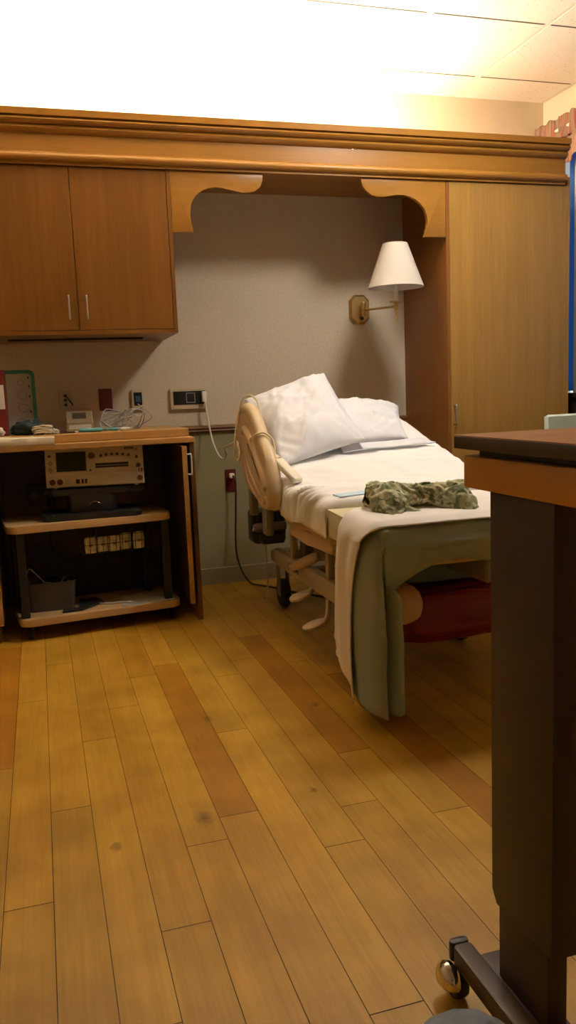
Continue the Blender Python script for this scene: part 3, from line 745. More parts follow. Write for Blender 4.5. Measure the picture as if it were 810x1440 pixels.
# ------------------------------------------------------------------ things on the counter
ZS = .9555
t = thing('binder', 'red ring binder standing at the frame edge of the worktop', 'binder', (-.165, 4.30, ZS))
bm = BM(); box(bm, -.200, -.144, 4.20, 4.222, ZS, 1.272, .005); box(bm, -.200, -.195, 4.222, 4.38, ZS, 1.272); box(bm, -.149, -.144, 4.222, 4.38, ZS, 1.272); obj('cover', bm, M['binder_red'], t)
bm = BM(); box(bm, -.193, -.151, 4.225, 4.37, ZS+.006, 1.262); obj('pages', bm, M['packet'], t)
bm = BM(); box(bm, -.193, -.1500, 4.1985, 4.2005, 1.085, 1.20); obj('spine_label', bm, M['packet'], t)['label'] = 'white spine label'

t = thing('chart_board', 'green-edged grey board leaning on the wall behind the binder', 'board', (-.11, 4.42, ZS), 0)
lean = math.radians(14)
def bd(x, s, d): return (x, 4.43+s*math.sin(lean)-d*math.cos(lean), ZS+.003+s*math.cos(lean)+d*math.sin(lean))
def slab(outl, d0, d1, inner=None):
    bm = BM()
    if inner:
        ringprism(bm, outl, inner, 'Y', -d1, -d0)
    else: prism(bm, outl, 'Y', -d1, -d0)
    for v in bm.verts: v.co = Vector(bd(v.co.x, v.co.z, -v.co.y))
    return bm
o1 = rrect(-.215, -.004, 0, .330, .03, 5); o2 = rrect(-.198, -.022, .016, .313, .02, 5)
obj('board', slab(o1, -.006, 0), M['whiteboard'], t); obj('green_rim', slab(o1, 0, .007, o2), M['green_frame'], t)
for x, s, r_, rz in ((-.075, .265, .014, .016), (-.072, .20, .022, .022), (-.068, .13, .026, .020), (-.085, .06, .018, .016)):
    pts = [bd(x+r_*math.cos(a), s+rz*math.sin(a), .0012) for a in [2*PI*i/20 for i in range(20)]]
    bm = BM(); tube(bm, pts, .0014, 4, closed=True); obj('ring_mark', bm, M['label_grey'], t)
for s in (.29, .245, .19, .11):
    a = bd(-.036, s, .0008); bm = BM(); box(bm, a[0]-.003, a[0]+.003, a[1]-.001, a[1]+.001, a[2]-.006, a[2]+.006); obj('dot_mark', bm, M['ink'], t)

def blob(name, label, cat, c, r, mat, amp, fs, seed, flat=0):
    bm = BM(); bmesh.ops.create_icosphere(bm, subdivisions=4, radius=1)
    for v in bm.verts:
        d = v.co.copy(); n_ = 1+amp*fbm(d, fs, seed)+amp*.5*abs(fbm(d, fs*2.3, seed+3))
        v.co = Vector((c[0]+d.x*r[0]*n_, c[1]+d.y*r[1]*n_, max(c[2]-r[2]+flat, c[2]+d.z*r[2]*n_)))
    return tag(obj(name, bm, M[mat], smooth=True), label, cat)
blob('dark_glove_bundle', 'bundled dark green cloth in front of the green-edged board', 'cloth', (-.045, 4.24, ZS+.026), (.075, .06, .040), 'dark_cloth', .45, 2.2, 2, .014)
t = thing('folded_gloves', 'stack of folded cream gloves beside the dark cloth', 'gloves', (.02, 4.17, ZS))
for i in range(4):
    bm = BM(); rows = []
    for a in range(9):
        row = []
        for b_ in range(7):
            u, v = a/8, b_/6
            row.append((-.03+.085*u+.008*math.sin(i*2+v*3), 4.135+.07*v+.004*i, ZS+.006+.010*i+.004*fbm((u*3, v*3, i), 1.3, i)+.006*math.sin(u*PI)))
        rows.append(row)
    sheet_grid(bm, rows); obj('glove', bm, M['cream_bunch'], t, smooth=True, solid=.007, soff=0)
t = thing('folded_towel', 'folded cream towel along the cabinet ledge at the photo edge', 'towel', (-.1, 4.0, .9155))
bm = BM()
prof = [(3.948, .917), (3.945, .935), (3.950, .953), (3.968, .960), (4.0, .959), (4.035, .957), (4.050, .945), (4.051, .925), (4.045, .917)]
rows = []
for i in range(25):
    u = i/24; x = -.268+.330*u
    rows.append([(x, y+.003*fbm((u*4, z*30, y), 2), z-(0 if z < .93 else .004*fbm((u*5, y*9, 1), 1.5))-.008*u*(z > .93)) for y, z in prof])
V = sheet_grid(bm, rows); bm.faces.new(V[0]); bm.faces.new(V[-1][::-1])
for r_ in range(len(V)-1): bm.faces.new((V[r_][0], V[r_+1][0], V[r_+1][-1], V[r_][-1]))
obj('towel_fold', bm, M['cream_cloth'], t, smooth=50)
bm = BM(); tube(bm, [(-.262, 4.0, .966), (-.20, 4.0, .975), (-.175, 3.995, .985), (-.158, 3.99, .972)], [.018, .022, .020, .012], 12, 5); obj('rolled_edge', bm, M['cream_cloth'], t, smooth=True)

t = thing('counter_device', 'small cream device with a dark window on the worktop', 'device', (.20, 4.42, ZS))
bm = BM(); prism(bm, [(4.36, ZS), (4.36, ZS+.045), (4.385, ZS+.100), (4.47, ZS+.110), (4.47, ZS)], 'X', .135, .268, .005); obj('case', bm, M['device_cream'], t)
bm = BM(); bm2 = BM()
for b_, x0, x1, s0, s1 in ((bm, .165, .235, .35, .9),):
    vs = [(x, 4.36+.025*s-.0015, ZS+.045+.055*s) for x, s in ((x0, s0), (x1, s0), (x1, s1), (x0, s1))]
    ws = [(x, y+.004, z) for x, y, z in vs]
    A = [b_.verts.new(p) for p in vs]; B = [b_.verts.new(p) for p in ws]; b_.faces.new(A); b_.faces.new(B[::-1])
    for i in range(4): b_.faces.new((A[i], B[i], B[(i+1) % 4], A[(i+1) % 4]))
obj('window', bm, M['knob'], t)
box(bm2, .145, .258, 4.3580, 4.3605, ZS+.012, ZS+.034); obj('front_label', bm2, M['packet'], t)

bm = BM(); tube(bm, [(.185, 4.17, ZS+.010), (.20, 4.165, ZS+.010), (.28, 4.15, ZS+.010), (.295, 4.147, ZS+.010)], [.008, .010, .010, .007], 10, 3)
tag(obj('teal_tube', bm, M['teal'], smooth=True), 'teal tube lying in front of the cream device', 'tube')
bm = BM(); tube(bm, [(.305, 4.21, ZS+.008), (.36, 4.20, ZS+.008), (.375, 4.198, ZS+.008)], [.006, .008, .008], 10, 3)
tag(obj('teal_vial', bm, M['teal'], smooth=True), 'short teal vial half under the coiled cables', 'vial')
t = thing('pen', 'dark pen with a pale tip left of the teal tube', 'pen', (.14, 4.15, ZS))
bm = BM(); tube(bm, [(.095, 4.155, ZS+.005), (.165, 4.14, ZS+.005)], .0045, 10); obj('barrel', bm, M['ink'], t, smooth=40)
bm = BM(); tube(bm, [(.165, 4.14, ZS+.005), (.180, 4.137, ZS+.005)], [.004, .002], 8); obj('tip', bm, M['white_plastic'], t, smooth=40)
bm = BM(); 
for s in range(4):
    rs = random.Random(31+s); pts = []
    for i in range(13):
        a = i*1.25+s*1.7; k = rs.uniform(.6, 1.1); tl = rs.uniform(.25, .9)
        pts.append((.370+.03*s+.085*k*math.cos(a)+.012*math.sin(i*2.1), 4.27+.05*k*math.sin(a), max(ZS+.005, ZS+.060+.085*tl*math.sin(a*1.0+s)+.022*rs.uniform(-1, 1))))
    tube(bm, pts, .0028, 6, 7)
tag(obj('coiled_cables', bm, M['grey_cable'], smooth=True), 'loose coil of thin grey cables on the worktop', 'cable')
t = thing('cable_connector', 'white connector at the end of the coiled cables', 'connector', (.40, 4.17, ZS))
bm = BM(); tube(bm, [(.385, 4.16, ZS+.008), (.43, 4.155, ZS+.008)], .008, 10); obj('shell', bm, M['white_plastic'], t, smooth=40)
bm = BM(); tube(bm, [(.43, 4.155, ZS+.008), (.448, 4.153, ZS+.008)], .005, 8); obj('pin', bm, M['steel'], t)
blob('crumpled_wrapper', 'small crumpled clear wrapper left of the pen', 'wrapper', (.06, 4.16, ZS+.011), (.026, .022, .014), 'clear_film', .5, 2.5, 8, .004)

# ------------------------------------------------------------------ hospital bed
BL, BR = .985, 1.920
bed = thing('hospital_bed', 'beige adjustable hospital bed with raised head and side rail', 'bed', (1.45, 3.3, 0))
for x0 in (1.085, 1.775):
    bm = BM(); box(bm, x0, x0+.045, 2.78, 3.93, .250, .335, .010); f_ = obj('side_beam', bm, M['bed_frame'], bed, smooth=40)
    if x0 < 1.2:
        bm = BM(); box(bm, x0-.003, x0, 3.52, 3.66, .278, .310, .001); obj('maker_plate', bm, M['bed_grey'], f_)
        bm = BM()
        for i in range(5): box(bm, x0-.0042, x0-.003, 3.535+.022*i, 3.548+.022*i, .287, .301)
        obj('plate_print', bm, M['ink'], f_)
for y0 in (3.02, 3.40, 3.87):
    bm = BM(); box(bm, 1.13, 1.775, y0, y0+.06, .255, .325, .008); obj('cross_beam', bm, M['bed_frame'], bed, smooth=40)
for x, y in ((1.155, 4.02), (1.745, 4.02), (1.20, 3.14), (1.70, 3.14)):
    bw, bf = BM(), BM(); caster(bw, bf, x, y, .075, .042, .24)
    lathe(bw, [(.0, -.024), (.03, -.024), (.03, .024), (0, .024)], (x, y, .075), 'X', 12)
    c = obj('caster', bf, M['bed_grey'], bed); obj('wheel', bw, M['rubber'], c, smooth=40)
for y in (3.93,):
    bm = BM(); box(bm, 1.11, 1.80, y, y+.16, .24, .30, .012); obj('head_beam', bm, M['bed_frame'], bed, smooth=40)
for x0, y0, w_, d_, z0, z1 in ((1.14, 3.60, .05, .06, .325, .50), (1.72, 3.60, .05, .06, .325, .50), (1.14, 2.86, .05, .06, .325, .50), (1.72, 2.86, .05, .06, .325, .50)):
    bm = BM(); box(bm, x0, x0+w_, y0, y0+d_, z0, z1, .006); obj('lift_arm', bm, M['bed_grey'], bed)
bm = BM(); box(bm, 1.25, 1.65, 2.95, 3.55, .335, .47, .03); obj('motor_housing', bm, M['bed_grey'], bed, smooth=40)
# deck panels
bm = BM(); prism(bm, [(2.82, .500), (2.80, .522), (2.82, .548), (3.32, .552), (3.36, .530), (3.34, .500), (3.1, .494)], 'X', BL+.012, BR-.012, .012); obj('seat_deck', bm, M['bed_tan'], bed, smooth=40)
bm = BM(); prism(bm, [(3.36, .515), (3.34, .545), (4.16, .80), (4.20, .78), (4.18, .755)], 'X', BL+.03, BR-.03, .010); obj('back_deck', bm, M['bed_tan'], bed, smooth=40)
bm = BM(); prism(bm, [(2.39, .526), (2.375, .540), (2.385, .560), (2.80, .575), (2.80, .54)], 'X', 1.03, BR-.03, .006); obj('foot_pan', bm, M['bed_tan'], bed, smooth=40)
bm = BM(); box(bm, 1.40, 1.50, 2.4, 2.9, .44, .525, .01); obj('foot_slide', bm, M['bed_grey'], bed)

def zt(y):                      # top of the mattress along the bed
    s = max(0, y-3.22)
    return .705+.30*(s*s/(s+.12))+.014*math.exp(-((y-3.08)/.14)**2)-.008*math.exp(-((y-3.36)/.10)**2)

def mattress_rows(inset, zlow, y0, y1, n, wr=0):
    rows = []
    for i in range(n+1):
        y = y0+(y1-y0)*i/n
        e = min(1, max(0, (y1-y)/.05)); e2 = min(1, max(0, (y-y0)/.04))
        drop = .045*(1-math.sqrt(1-(1-e)**2))+.04*(1-math.sqrt(1-(1-e2)**2))
        T = zt(y)-inset-drop; lo = zt(y)-zlow
        xl, xr = BL+inset, BR-inset; r_ = .055
        sec = [(xr, lo), (xr, lo+(T-r_-lo)*.5), (xr, T-r_)]
        for k in range(1, 6): a = PI/2*k/6; sec.append((xr-r_+r_*math.cos(a), T-r_+r_*math.sin(a)))
        for k in range(0, 25): sec.append((xr-r_-(xr-xl-2*r_)*k/24, T+.006*math.sin(PI*k/24)))
        for k in range(1, 6): a = PI/2*k/6; sec.append((xl+r_-r_*math.sin(a), T-r_+r_*math.cos(a)))
        sec += [(xl, T-r_-(T-r_-lo)*k/6) for k in range(0, 7)]
        row = []
        for j, (x, z) in enumerate(sec):
            p = Vector((x, y, z))
            if wr:
                side = max(0, min(1, (1.16-x)/.14)); fy = math.exp(-((y-3.15)/.35)**2)
                fold = 1-abs(fbm((y*7+x*5+z*3, z*2.2-x*1.5+y*1.2, 3), 1.0, 4))*2.6
                big = fbm((x*3, y*3, 0), 1.4, 6)
                slack = 1-abs(fbm((x*2.2-y*2.0, y*5+x*2, 1), 1.0, 9))*2.4
                flat = 1 if 2.80 < y < 3.75 else .4
                p.z += wr*(.007*big+.011*max(0, slack)*flat*(1-side)+.016*max(0, fold)*side*fy)
                p.x -= wr*side*(.026*max(0, fold)*fy+.004*big)
            row.append(p)
        rows.append(row)
    return rows
bm = BM(); rows = mattress_rows(.012, .165, 2.815, 4.20, 40); V = sheet_grid(bm, rows)
bm.faces.new(V[0]); bm.faces.new(V[-1][::-1])
for a, b_ in zip(V, V[1:]): bm.faces.new((a[0], a[-1], b_[-1], b_[0]))
obj('mattress', bm, M['vinyl_tan'], bed, smooth=50)
bm = BM(); prism(bm, rrect(BL, BR, 2.362, 2.835, .035, 5), 'Z', .575, .680, .030)
for v in bm.verts: v.co.z += (v.co.y-2.835)*.06 if v.co.z > .63 else 0
obj('foot_cushion', bm, M['vinyl'], bed, smooth=60)

# side rail on the near side : (y, z) outline
RX = .950
ro = [(4.030, .978), (3.974, 1.036), (3.824, 1.068), (3.696, 1.040), (3.564, .936), (3.420, .815), (3.365, .700), (3.371, .622), (3.432, .586), (3.550, .578), (3.642, .612), (3.860, .672), (3.945, .776), (4.020, .905)]
ro = [(3.70+(y-3.70)*.90, .815+(z-.815)*.89) for y, z in ro]
rail = None
bm = BM(); tube(bm, [(RX, y, z) for y, z in ro], .014, 12, 6, closed=True, ry=None)
rail = obj('side_rail', bm, M['bed_beige'], bed, smooth=True)
bm = BM(); tube(bm, [(RX+.006, y, z) for y, z in [(3.70+(y-3.70)*.90, .815+(z-.815)*.89) for y, z in ((4.0, 1.0), (3.965, 1.036), (3.824, 1.068), (3.696, 1.040), (3.564, .936), (3.430, .822), (3.375, .715), (3.372, .640), (3.405, .600))]], [.020, .026, .029, .030, .030, .031, .033, .035, .034], 14, 6)
obj('grip', bm, M['bed_beige'], rail, smooth=True)
cy_, cz_ = 3.71, .815
outer = [tuple(v) for v in [(p.y, p.z) for p in catmull([(0, y, z) for y, z in ro], 3, True)]]
s0, s1 = Vector((3.775, .875)), Vector((3.535, .690)); sc_ = (s0+s1)/2; sd = (s0-s1).normalized(); sn = Vector((-sd.y, sd.x))
def slot(y, z, L2, W2):
    d = Vector((y, z))-Vector((cy_, cz_)); a = math.atan2(d.dot(sn)*1.6, d.dot(sd)); p = sc_+sd*L2*math.cos(a)+sn*W2*math.sin(a)
    return (p.x, p.y)
inner = [slot(y, z, .155, .034) for y, z in outer]
bm = BM(); prism(bm, [slot(y, z, .153, .033) for y, z in outer], 'X', RX-.004, RX+.002); obj('slot_dark_fill', bm, M['bed_slot'], rail, smooth=40)  # added dark plate closing the open slot so the hole reads dark
bm = BM(); ringprism(bm, outer, inner, 'X', RX-.016, RX+.004)
obj('panel', bm, M['bed_tan'], rail, smooth=40)
bm = BM(); tube(bm, [(RX-.012, 3.86, .925), (RX-.018, 3.80, .945), (RX-.018, 3.70, .905), (RX-.018, 3.53, .770), (RX-.012, 3.46, .690)], [.014, .017, .018, .017, .018], 12, 6); obj('grip_bar', bm, M['bed_tan'], rail, smooth=True)
bm = BM(); tube(bm, [(RX-.012, 3.84, .830), (RX-.016, 3.74, .745), (RX-.014, 3.58, .650)], .007, 10, 5); obj('grip_bar', bm, M['bed_tan'], rail, smooth=True)
bm = BM(); tube(bm, [(RX-.012, 3.90, .86), (RX-.016, 3.79, .71), (RX-.016, 3.63, .635)], .006, 10, 5); obj('trim_rib', bm, M['bed_tan'], rail, smooth=True)
bm = BM(); lathe(bm, [(.020, .004), (.020, -.012), (.014, -.016), (0, -.016)], (RX-.016, 3.47, .640), 'X', 16); obj('hinge_cap', bm, M['bed_tan'], rail, smooth=40)
for y0, y1, z0, z1 in ((3.52, 3.60, .47, .60), (3.78, 3.84, .53, .66)):
    bm = BM(); box(bm, RX-.006, RX+.030, y0, y1, z0, z1, .008); obj('rail_bracket', bm, M['bed_grey'], bed, smooth=40)

# mechanism below the rail
bm = BM(); tube(bm, [(.985, 3.92, .447), (1.00, 3.92, .447), (1.135, 3.92, .447), (1.15, 3.92, .447)], [.018, .022, .022, .02], 14, 2); obj('push_bar', bm, M['bed_grey'], bed, smooth=True)
bm = BM(); box(bm, 1.00, 1.17, 3.97, 4.12, .350, .520, .02); box(bm, 1.02, 1.14, 3.90, 3.97, .36, .41, .01); obj('gearbox', bm, M['black'], bed, smooth=40)
bm = BM(); tube(bm, [(1.005, 4.02, .62), (1.0, 4.02, .55), (1.01, 4.0, .50)], .010, 8, 4); obj('gear_lever', bm, M['black'], bed, smooth=True)
bm = BM(); tube(bm, [(1.045, 3.925, .43), (1.047, 3.93, .25), (1.045, 3.94, .10), (1.035, 3.945, .075), (1.028, 3.94, .085)], .0045, 7, 5); obj('pull_strap', bm, M['bed_frame'], bed, smooth=True)
bm = BM(); tube(bm, [(1.035, 3.47, .325), (1.06, 3.45, .338), (1.115, 3.40, .372), (1.14, 3.38, .388)], [.018, .024, .024, .020], 14, 4); obj('crank_grip', bm, M['bed_tan'], bed, smooth=True)
def pedal(cx, cy, cz, ang, top):
    bm = BM()
    out = [(.055*math.cos(a)*(1.0 if math.cos(a) > 0 else 1.0), .038*math.sin(a)) for a in [2*PI*i/20 for i in range(20)]]
    prism(bm, out, 'Z', -.007, .007, .003)
    bmesh.ops.transform(bm, matrix=Matrix.Translation((cx, cy, cz)) @ Euler((0, math.radians(-14), ang)).to_matrix().to_4x4(), verts=bm.verts)
    p = obj('pedal', bm, M['bed_beige'], bed, smooth=40)
    bm = BM(); tube(bm, [(cx+.03, cy, cz), (cx+.06, cy, cz+.03), top], [.014, .013, .012], 10, 4); obj('pedal_arm', bm, M['bed_frame'], p, smooth=True)
pedal(1.035, 3.34, .225, .3, (1.11, 3.36, .27)); pedal(1.025, 3.13, .150, .2, (1.11, 3.18, .27))
for y, z in ((3.62, .345), (3.12, .36)):
    bm = BM(); box(bm, 1.09, 1.12, y, y+.035, .33, .47, .006); obj('lift_strut', bm, M['bed_frame'], bed, smooth=40)
bm = BM(); box(bm, .995, 1.240, 2.50, 2.78, .285, .428, .066, 5); obj('leg_support', bm, M['vinyl_tan'], bed, smooth=True)
bm = BM(); tube(bm, [(1.15, 2.70, .42), (1.17, 2.71, .53)], .015, 10); obj('leg_support_post', bm, M['bed_grey'], bed, smooth=40)

# bedding
bm = BM(); rows = mattress_rows(0, .140, 2.80, 4.215, 110, wr=1); sheet_grid(bm, rows)
tag(obj('fitted_sheet', bm, M['sheet'], smooth=True, solid=.004, soff=1), 'white fitted sheet rumpled over the raised mattress', 'bed sheet')

def pillow(name, label, tl, tr, br, bl, th, seed, wrk=1.0, hem=None):
    """inflated rectangle between four corners"""
    tl, tr, br, bl = map(Vector, (tl, tr, br, bl))
    n_ = ((tr-tl).cross(bl-tl)).normalized()
    if n_.z < 0: n_ = -n_
    N1, N2 = 44, 36
    def P(u, v, s):
        ax, ay = abs(u), abs(v)
        pu = u*(1-.085*(1-v*v)*ax**3); pv = v*(1-.075*(1-u*u)*ay**3)
        a = (pu+1)/2; b_ = (pv+1)/2
        p = tl*(1-a)*(1-b_)+tr*a*(1-b_)+br*a*b_+bl*(1-a)*b_
        h = max(0, (1-u**4)*(1-v**4))
        puff = (max(0, (1-u*u)*(1-v*v)))**.55*.75+.25*h
        e = max(ax, ay)
        q = Vector((u*1.3+seed, v*1.3, 0))
        w_ = fbm(q, 1.2, seed)*.026*h
        w_ += .018*h*max(0, 1-abs(fbm((u*1.4+v*1.8+seed, v*.7-u*.7, 2), 1.1, seed))*4)
        c = (ax*ay)**1.5                       # gathers running into the corners
        w_ += .010*math.sin((u*v/abs(u*v) if u*v else 1)*(u-v)*26+seed)*c*(1-e**8)*(1 if s > 0 else .3)
        return p+n_*(s*(th/2)*puff+(w_*wrk if s > 0 else w_*.3))
    bm = BM()
    T = [[bm.verts.new(P(-1+2*i/N1, -1+2*j/N2, 1)) for i in range(N1+1)] for j in range(N2+1)]
    B = [[T[j][i] if i in (0, N1) or j in (0, N2) else bm.verts.new(P(-1+2*i/N1, -1+2*j/N2, -1)) for i in range(N1+1)] for j in range(N2+1)]
    for j in range(N2):
        for i in range(N1):
            bm.faces.new((T[j][i], T[j][i+1], T[j+1][i+1], T[j+1][i]))
            bm.faces.new((B[j+1][i], B[j+1][i+1], B[j][i+1], B[j][i]))
    return tag(obj(name, bm, M['pillow'], smooth=True), label, 'pillow', 'pillows on the raised head of the bed')
pillow('pillow', 'white pillow propped against the beige side rail, pointed corner up', (1.000, 4.07, 1.085), (1.485, 4.20, 1.212), (1.480, 3.62, .872), (1.020, 3.50, .775), .17, 1.0)
p2 = pillow('pillow', 'white pillow lying behind the propped one, nearer the wardrobe', (1.40, 4.21, 1.062), (1.905, 4.17, 1.012), (1.735, 3.70, .862), (1.28, 3.66, .845), .16, 5.0)
bm = BM(); rows = []
for i in range(17):
    u = i/16; row = []
    for k in range(7):
        v = k/6
        a = Vector((1.36, 3.665, .850)).lerp(Vector((1.815, 3.70, .862)), u); b_ = Vector((1.36, 3.615, .822)).lerp(Vector((1.860, 3.655, .838)), u)
        p = a.lerp(b_, v); p.z += .006*fbm((u*6, v*2, 0), 1, 2)-.010*math.sin(PI*v)*.3; row.append(p)
    rows.append(row)
sheet_grid(bm, rows); obj('open_hem', bm, M['pillow'], p2, smooth=True, solid=.005)

def loft(secs, nv, ns, disp, closed=False):
    S = [catmull(s, nv) for s in secs]
    k = len(S[0]); rows = []
    cols = [catmull([s[j] for s in S], ns) for j in range(k)]
    for i in range(len(cols[0])):
        rows.append([disp(cols[j][i], i, j) for j in range(k)])
    return rows
top_yz = [(2.62, .690), (2.585, .688), (2.55, .686), (2.515, .684), (2.48, .682), (2.445, .680), (2.41, .677), (2.372, .670), (2.350, .656), (2.340, .636), (2.338, .615), (2.342, .596), (2.348, .580), (2.355, .566), (2.362, .556), (2.375, .550)]
D_ = [(.975, 2.66), (.965, 2.605), (.953, 2.555), (.957, 2.51), (.948, 2.455), (.952, 2.405), (.964, 2.360), (.988, 2.338), (1.004, 2.345), (1.009, 2.40), (1.009, 2.475), (1.022, 2.475), (1.026, 2.385), (1.048, 2.342), (1.066, 2.352), (1.068, 2.42)]
hang = D_
secs = []
for x in (1.90, 1.7, 1.5, 1.38, 1.28, 1.20, 1.13, 1.065):
    f = max(0, (1.30-x)/.24)
    row = []
    for j, (y, z) in enumerate(top_yz):
        q = max(0, (j-8)/7)
        y2 = y-.014*math.sin(x*15+q*2.5)*q-.006*q*f+.03*q*q*f
        z2 = z-.020*q*math.sin(x*9+1)-.125*q*f*f+.016*math.sin(q*7-x*6)*q*(1-q)*2
        row.append((x-.012*f*q, y2, z2))
    secs.append(row)
secs.append([(1.008+.030*max(0, (j-8)/7), y+.03*max(0, (j-8)/7)**2, z-.004-.155*max(0, (j-8)/7)) for j, (y, z) in enumerate(top_yz)])
def H_(j, z): return (hang[j][0], hang[j][1], z)
def mixp(a, b_, t_): return tuple(a[i]*(1-t_)+b_[i]*t_ for i in range(3))
A_ = secs[-1]
secs.append([mixp(A_[j], H_(j, .60-.16*max(0, (j-8)/7)), .55) for j in range(16)])
secs.append([H_(j, .58-.17*max(0, (j-8)/7)) for j in range(16)])
secs.append([H_(j, .47-.10*max(0, (j-8)/7)) for j in range(16)])
for z, k in ((.34, 1.0), (.24, 1.0), (.14, 1.0)):
    secs.append([(.97+(hang[j][0]-.97)*k, hang[j][1], z-.02*max(0, (j-8)/7)) for j in range(16)])
secs.append([(hang[j][0], hang[j][1], .120-.082*min(1, j/8)+.016*max(0, (j-11)/4)) for j in range(16)])
def dB(p, i, j):
    q = Vector(p)
    q.x += .005*fbm(q, 6, 3); q.y += .006*fbm(q, 7, 5); q.z += .004*fbm(q, 6, 7) if q.z > .5 else 0
    if q.z < .60:
        q.x += .012*fbm((p[1]*9, p[2]*1.3, 2), 1, 4); q.y += .012*fbm((p[0]*16, p[2]*1.3, 5), 1, 4)
    elif j > 28:                                  # creases across the front overhang
        w_ = max(-.3, 1-abs(fbm((p[0]*2.6+p[2]*7, p[2]*9-p[0]*2.2, 3), 1.0, 5))*3.2)
        q.y -= .016*w_
    return q
bm = BM(); sheet_grid(bm, loft(secs, 4, 5, dB))
tag(obj('blanket', bm, M['blanket'], smooth=True, solid=.011, soff=0, sub=1), 'sage green blanket over the bed foot, one end hanging to the floor', 'blanket')

# white drape over the blanket
secs = []
def lin(a, b_, n=9): return [a+(b_-a)*i/(n-1) for i in range(n)]
for x in (1.90, 1.6, 1.35, 1.2, 1.09, 1.035): secs.append([(x, y, .7145-(2.80-y)*.060-(.012 if i == 8 else 0)) for i, y in enumerate(lin(2.60+.45*min(.33, max(0, x-1.0)), 2.343))])
secs.append([(.982, y, .709-(2.80-y)*.060-(.014 if i == 8 else 0)) for i, y in enumerate(lin(2.585, 2.350))])
secs.append([(.944, y, .668-(2.8-y)*.055) for y in lin(2.570, 2.362)])
for z, ya, yb, xo in ((.60, 2.570, 2.385, .931), (.52, 2.590, 2.415, .930), (.44, 2.612, 2.442, .934), (.34, 2.628, 2.446, .933), (.25, 2.635, 2.450, .934)):
    secs.append([(xo+.006*math.sin(i*1.3+z*4), y, z) for i, y in enumerate(lin(ya, yb))])
secs.append([(.935+.005*math.sin(i*1.3+.8), y, .185-.115*(i/8)**1.2) for i, y in enumerate(lin(2.625, 2.450))])
def dD(p, i, j):
    q = Vector(p)
    if q.z < .62:
        q.x += .008*fbm((q.y*6, q.z*2.0, 1), 1, 2)
        for zc in (.245, .185): q.x -= .005*math.exp(-((q.z-zc-(2.6-q.y)*-.25)/.010)**2)
    else: q.z += .003*fbm((q.x*4, q.y*5, 0), 1.5, 4)
    return q
bm = BM(); sheet_grid(bm, loft(secs, 5, 6, dD))
tag(obj('white_drape', bm, M['drape'], smooth=True, solid=.004, soff=0), 'white drape sheet laid over the green blanket, hanging down bedside', 'drape')

bm = BM(); box(bm, 1.045, 1.20, 2.842, 2.925, .7150, .7190, .0015)
for v in bm.verts: v.co.y += (v.co.x-1.1)*.28; v.co.z += .0
tag(obj('underpad_corner', bm, M['blue_pad']), 'corner of a pale blue pad showing behind the foot cushion', 'pad')

# folded camouflage garment
t = thing('camouflage_garment', 'folded green camouflage garment lying on the white drape', 'garment', (1.22, 2.56, .69))
bm = BM(); rows = []
for i in range(61):
    u = i/60
    x = 1.055+.355*u; y = 2.600-.055*u
    taper = (min(1, u/.05)**.5)*(min(1, (1-u)/.04)**.5)
    R0 = .044+.006*math.sin(u*5+.5)-.010*math.exp(-((u-.42)/.13)**2)
    row = []
    for k in range(33):
        a = 2*PI*k/32
        ru = R0*(1+.10*math.sin(a*2+u*3))*(.35+.65*taper)
        w_ = .012*max(-.4, 1-abs(fbm((u*9+math.cos(a), math.sin(a)*1.1+u*3, 5), 1.0, 3))*3.4)
        w_ += .004*fbm((u*22, math.cos(a)*2.5, math.sin(a)*2.5), 1, 8)
        row.append((x+.006*math.sin(a*2), y+(ru*1.15+w_)*math.cos(a), max(.690, .738+(ru+w_)*math.sin(a))))
    rows.append(row)
V = sheet_grid(bm, rows); 
obj('rolled_body', bm, M['camo'], t, smooth=True, sub=1)
bm = BM(); rows = []
def smooth01(a, b_, x): 
    x = max(0, min(1, (x-a)/(b_-a))); return x*x*(3-2*x)
for i in range(71):
    u = i/70; x = 1.048+.352*u; row = []
    left = math.exp(-((u-.17)/.17)**2); right = math.exp(-((u-.86)/.15)**2); mid = math.exp(-((u-.50)/.14)**2)
    reach = .052+.075*left+.050*right
    edge = .004+.034*mid+.006*math.sin(u*23)
    for k in range(27):
        v = k/26
        y = 2.588-.055*u-reach*v-.010*math.sin(u*9)*v
        zz = .775*(1-smooth01(0, .55, v))+.738*smooth01(0, .55, v)+.020*left*math.sin(PI*v)+.010*right*math.sin(PI*v)
        low = .690-(2.8-y)*.05+.018+edge
        z = zz*(1-smooth01(.55, 1, v))+low*smooth01(.55, 1, v)
        q = (u*7+v*1.2, v*2.2-u*2.0, 4)
        z += .012*max(-.5, 1-abs(fbm(q, 1.0, 6))*3.4)*(1-.4*v)+.004*fbm((u*24, v*8, 3), 1, 2)
        y += .007*fbm((u*12, v*5, 9), 1, 2)
        row.append((x+.010*fbm((u*5, v*6, 1), 1, 3)+.02*(v-.3)*(right-left), y, z))
    # hem turned back under the front edge
    x_, y_, z_ = row[-1]
    row += [(x_, y_+.006, z_-.010), (x_, y_+.022, z_-.013), (x_, y_+.045, z_-.006)]
    rows.append(row)
sheet_grid(bm, rows); obj('front_flap', bm, M['camo'], t, smooth=True, solid=.006, sub=1)
bm = BM(); rows = []
for i in range(29):
    u = i/28; row = []
    for j in range(13):
        v = j/12
        x = 1.06+.15*u; y = 2.475+.07*v-.015*u
        row.append((x, y, .690-(2.8-y)*.05+.016+.020*math.sin(PI*u)*math.sin(PI*v)+.005*fbm((u*6, v*5, 2), 1, 3)))
    rows.append(row)
sheet_grid(bm, rows); obj('tucked_sleeve', bm, M['camo'], t, smooth=True, solid=.008)

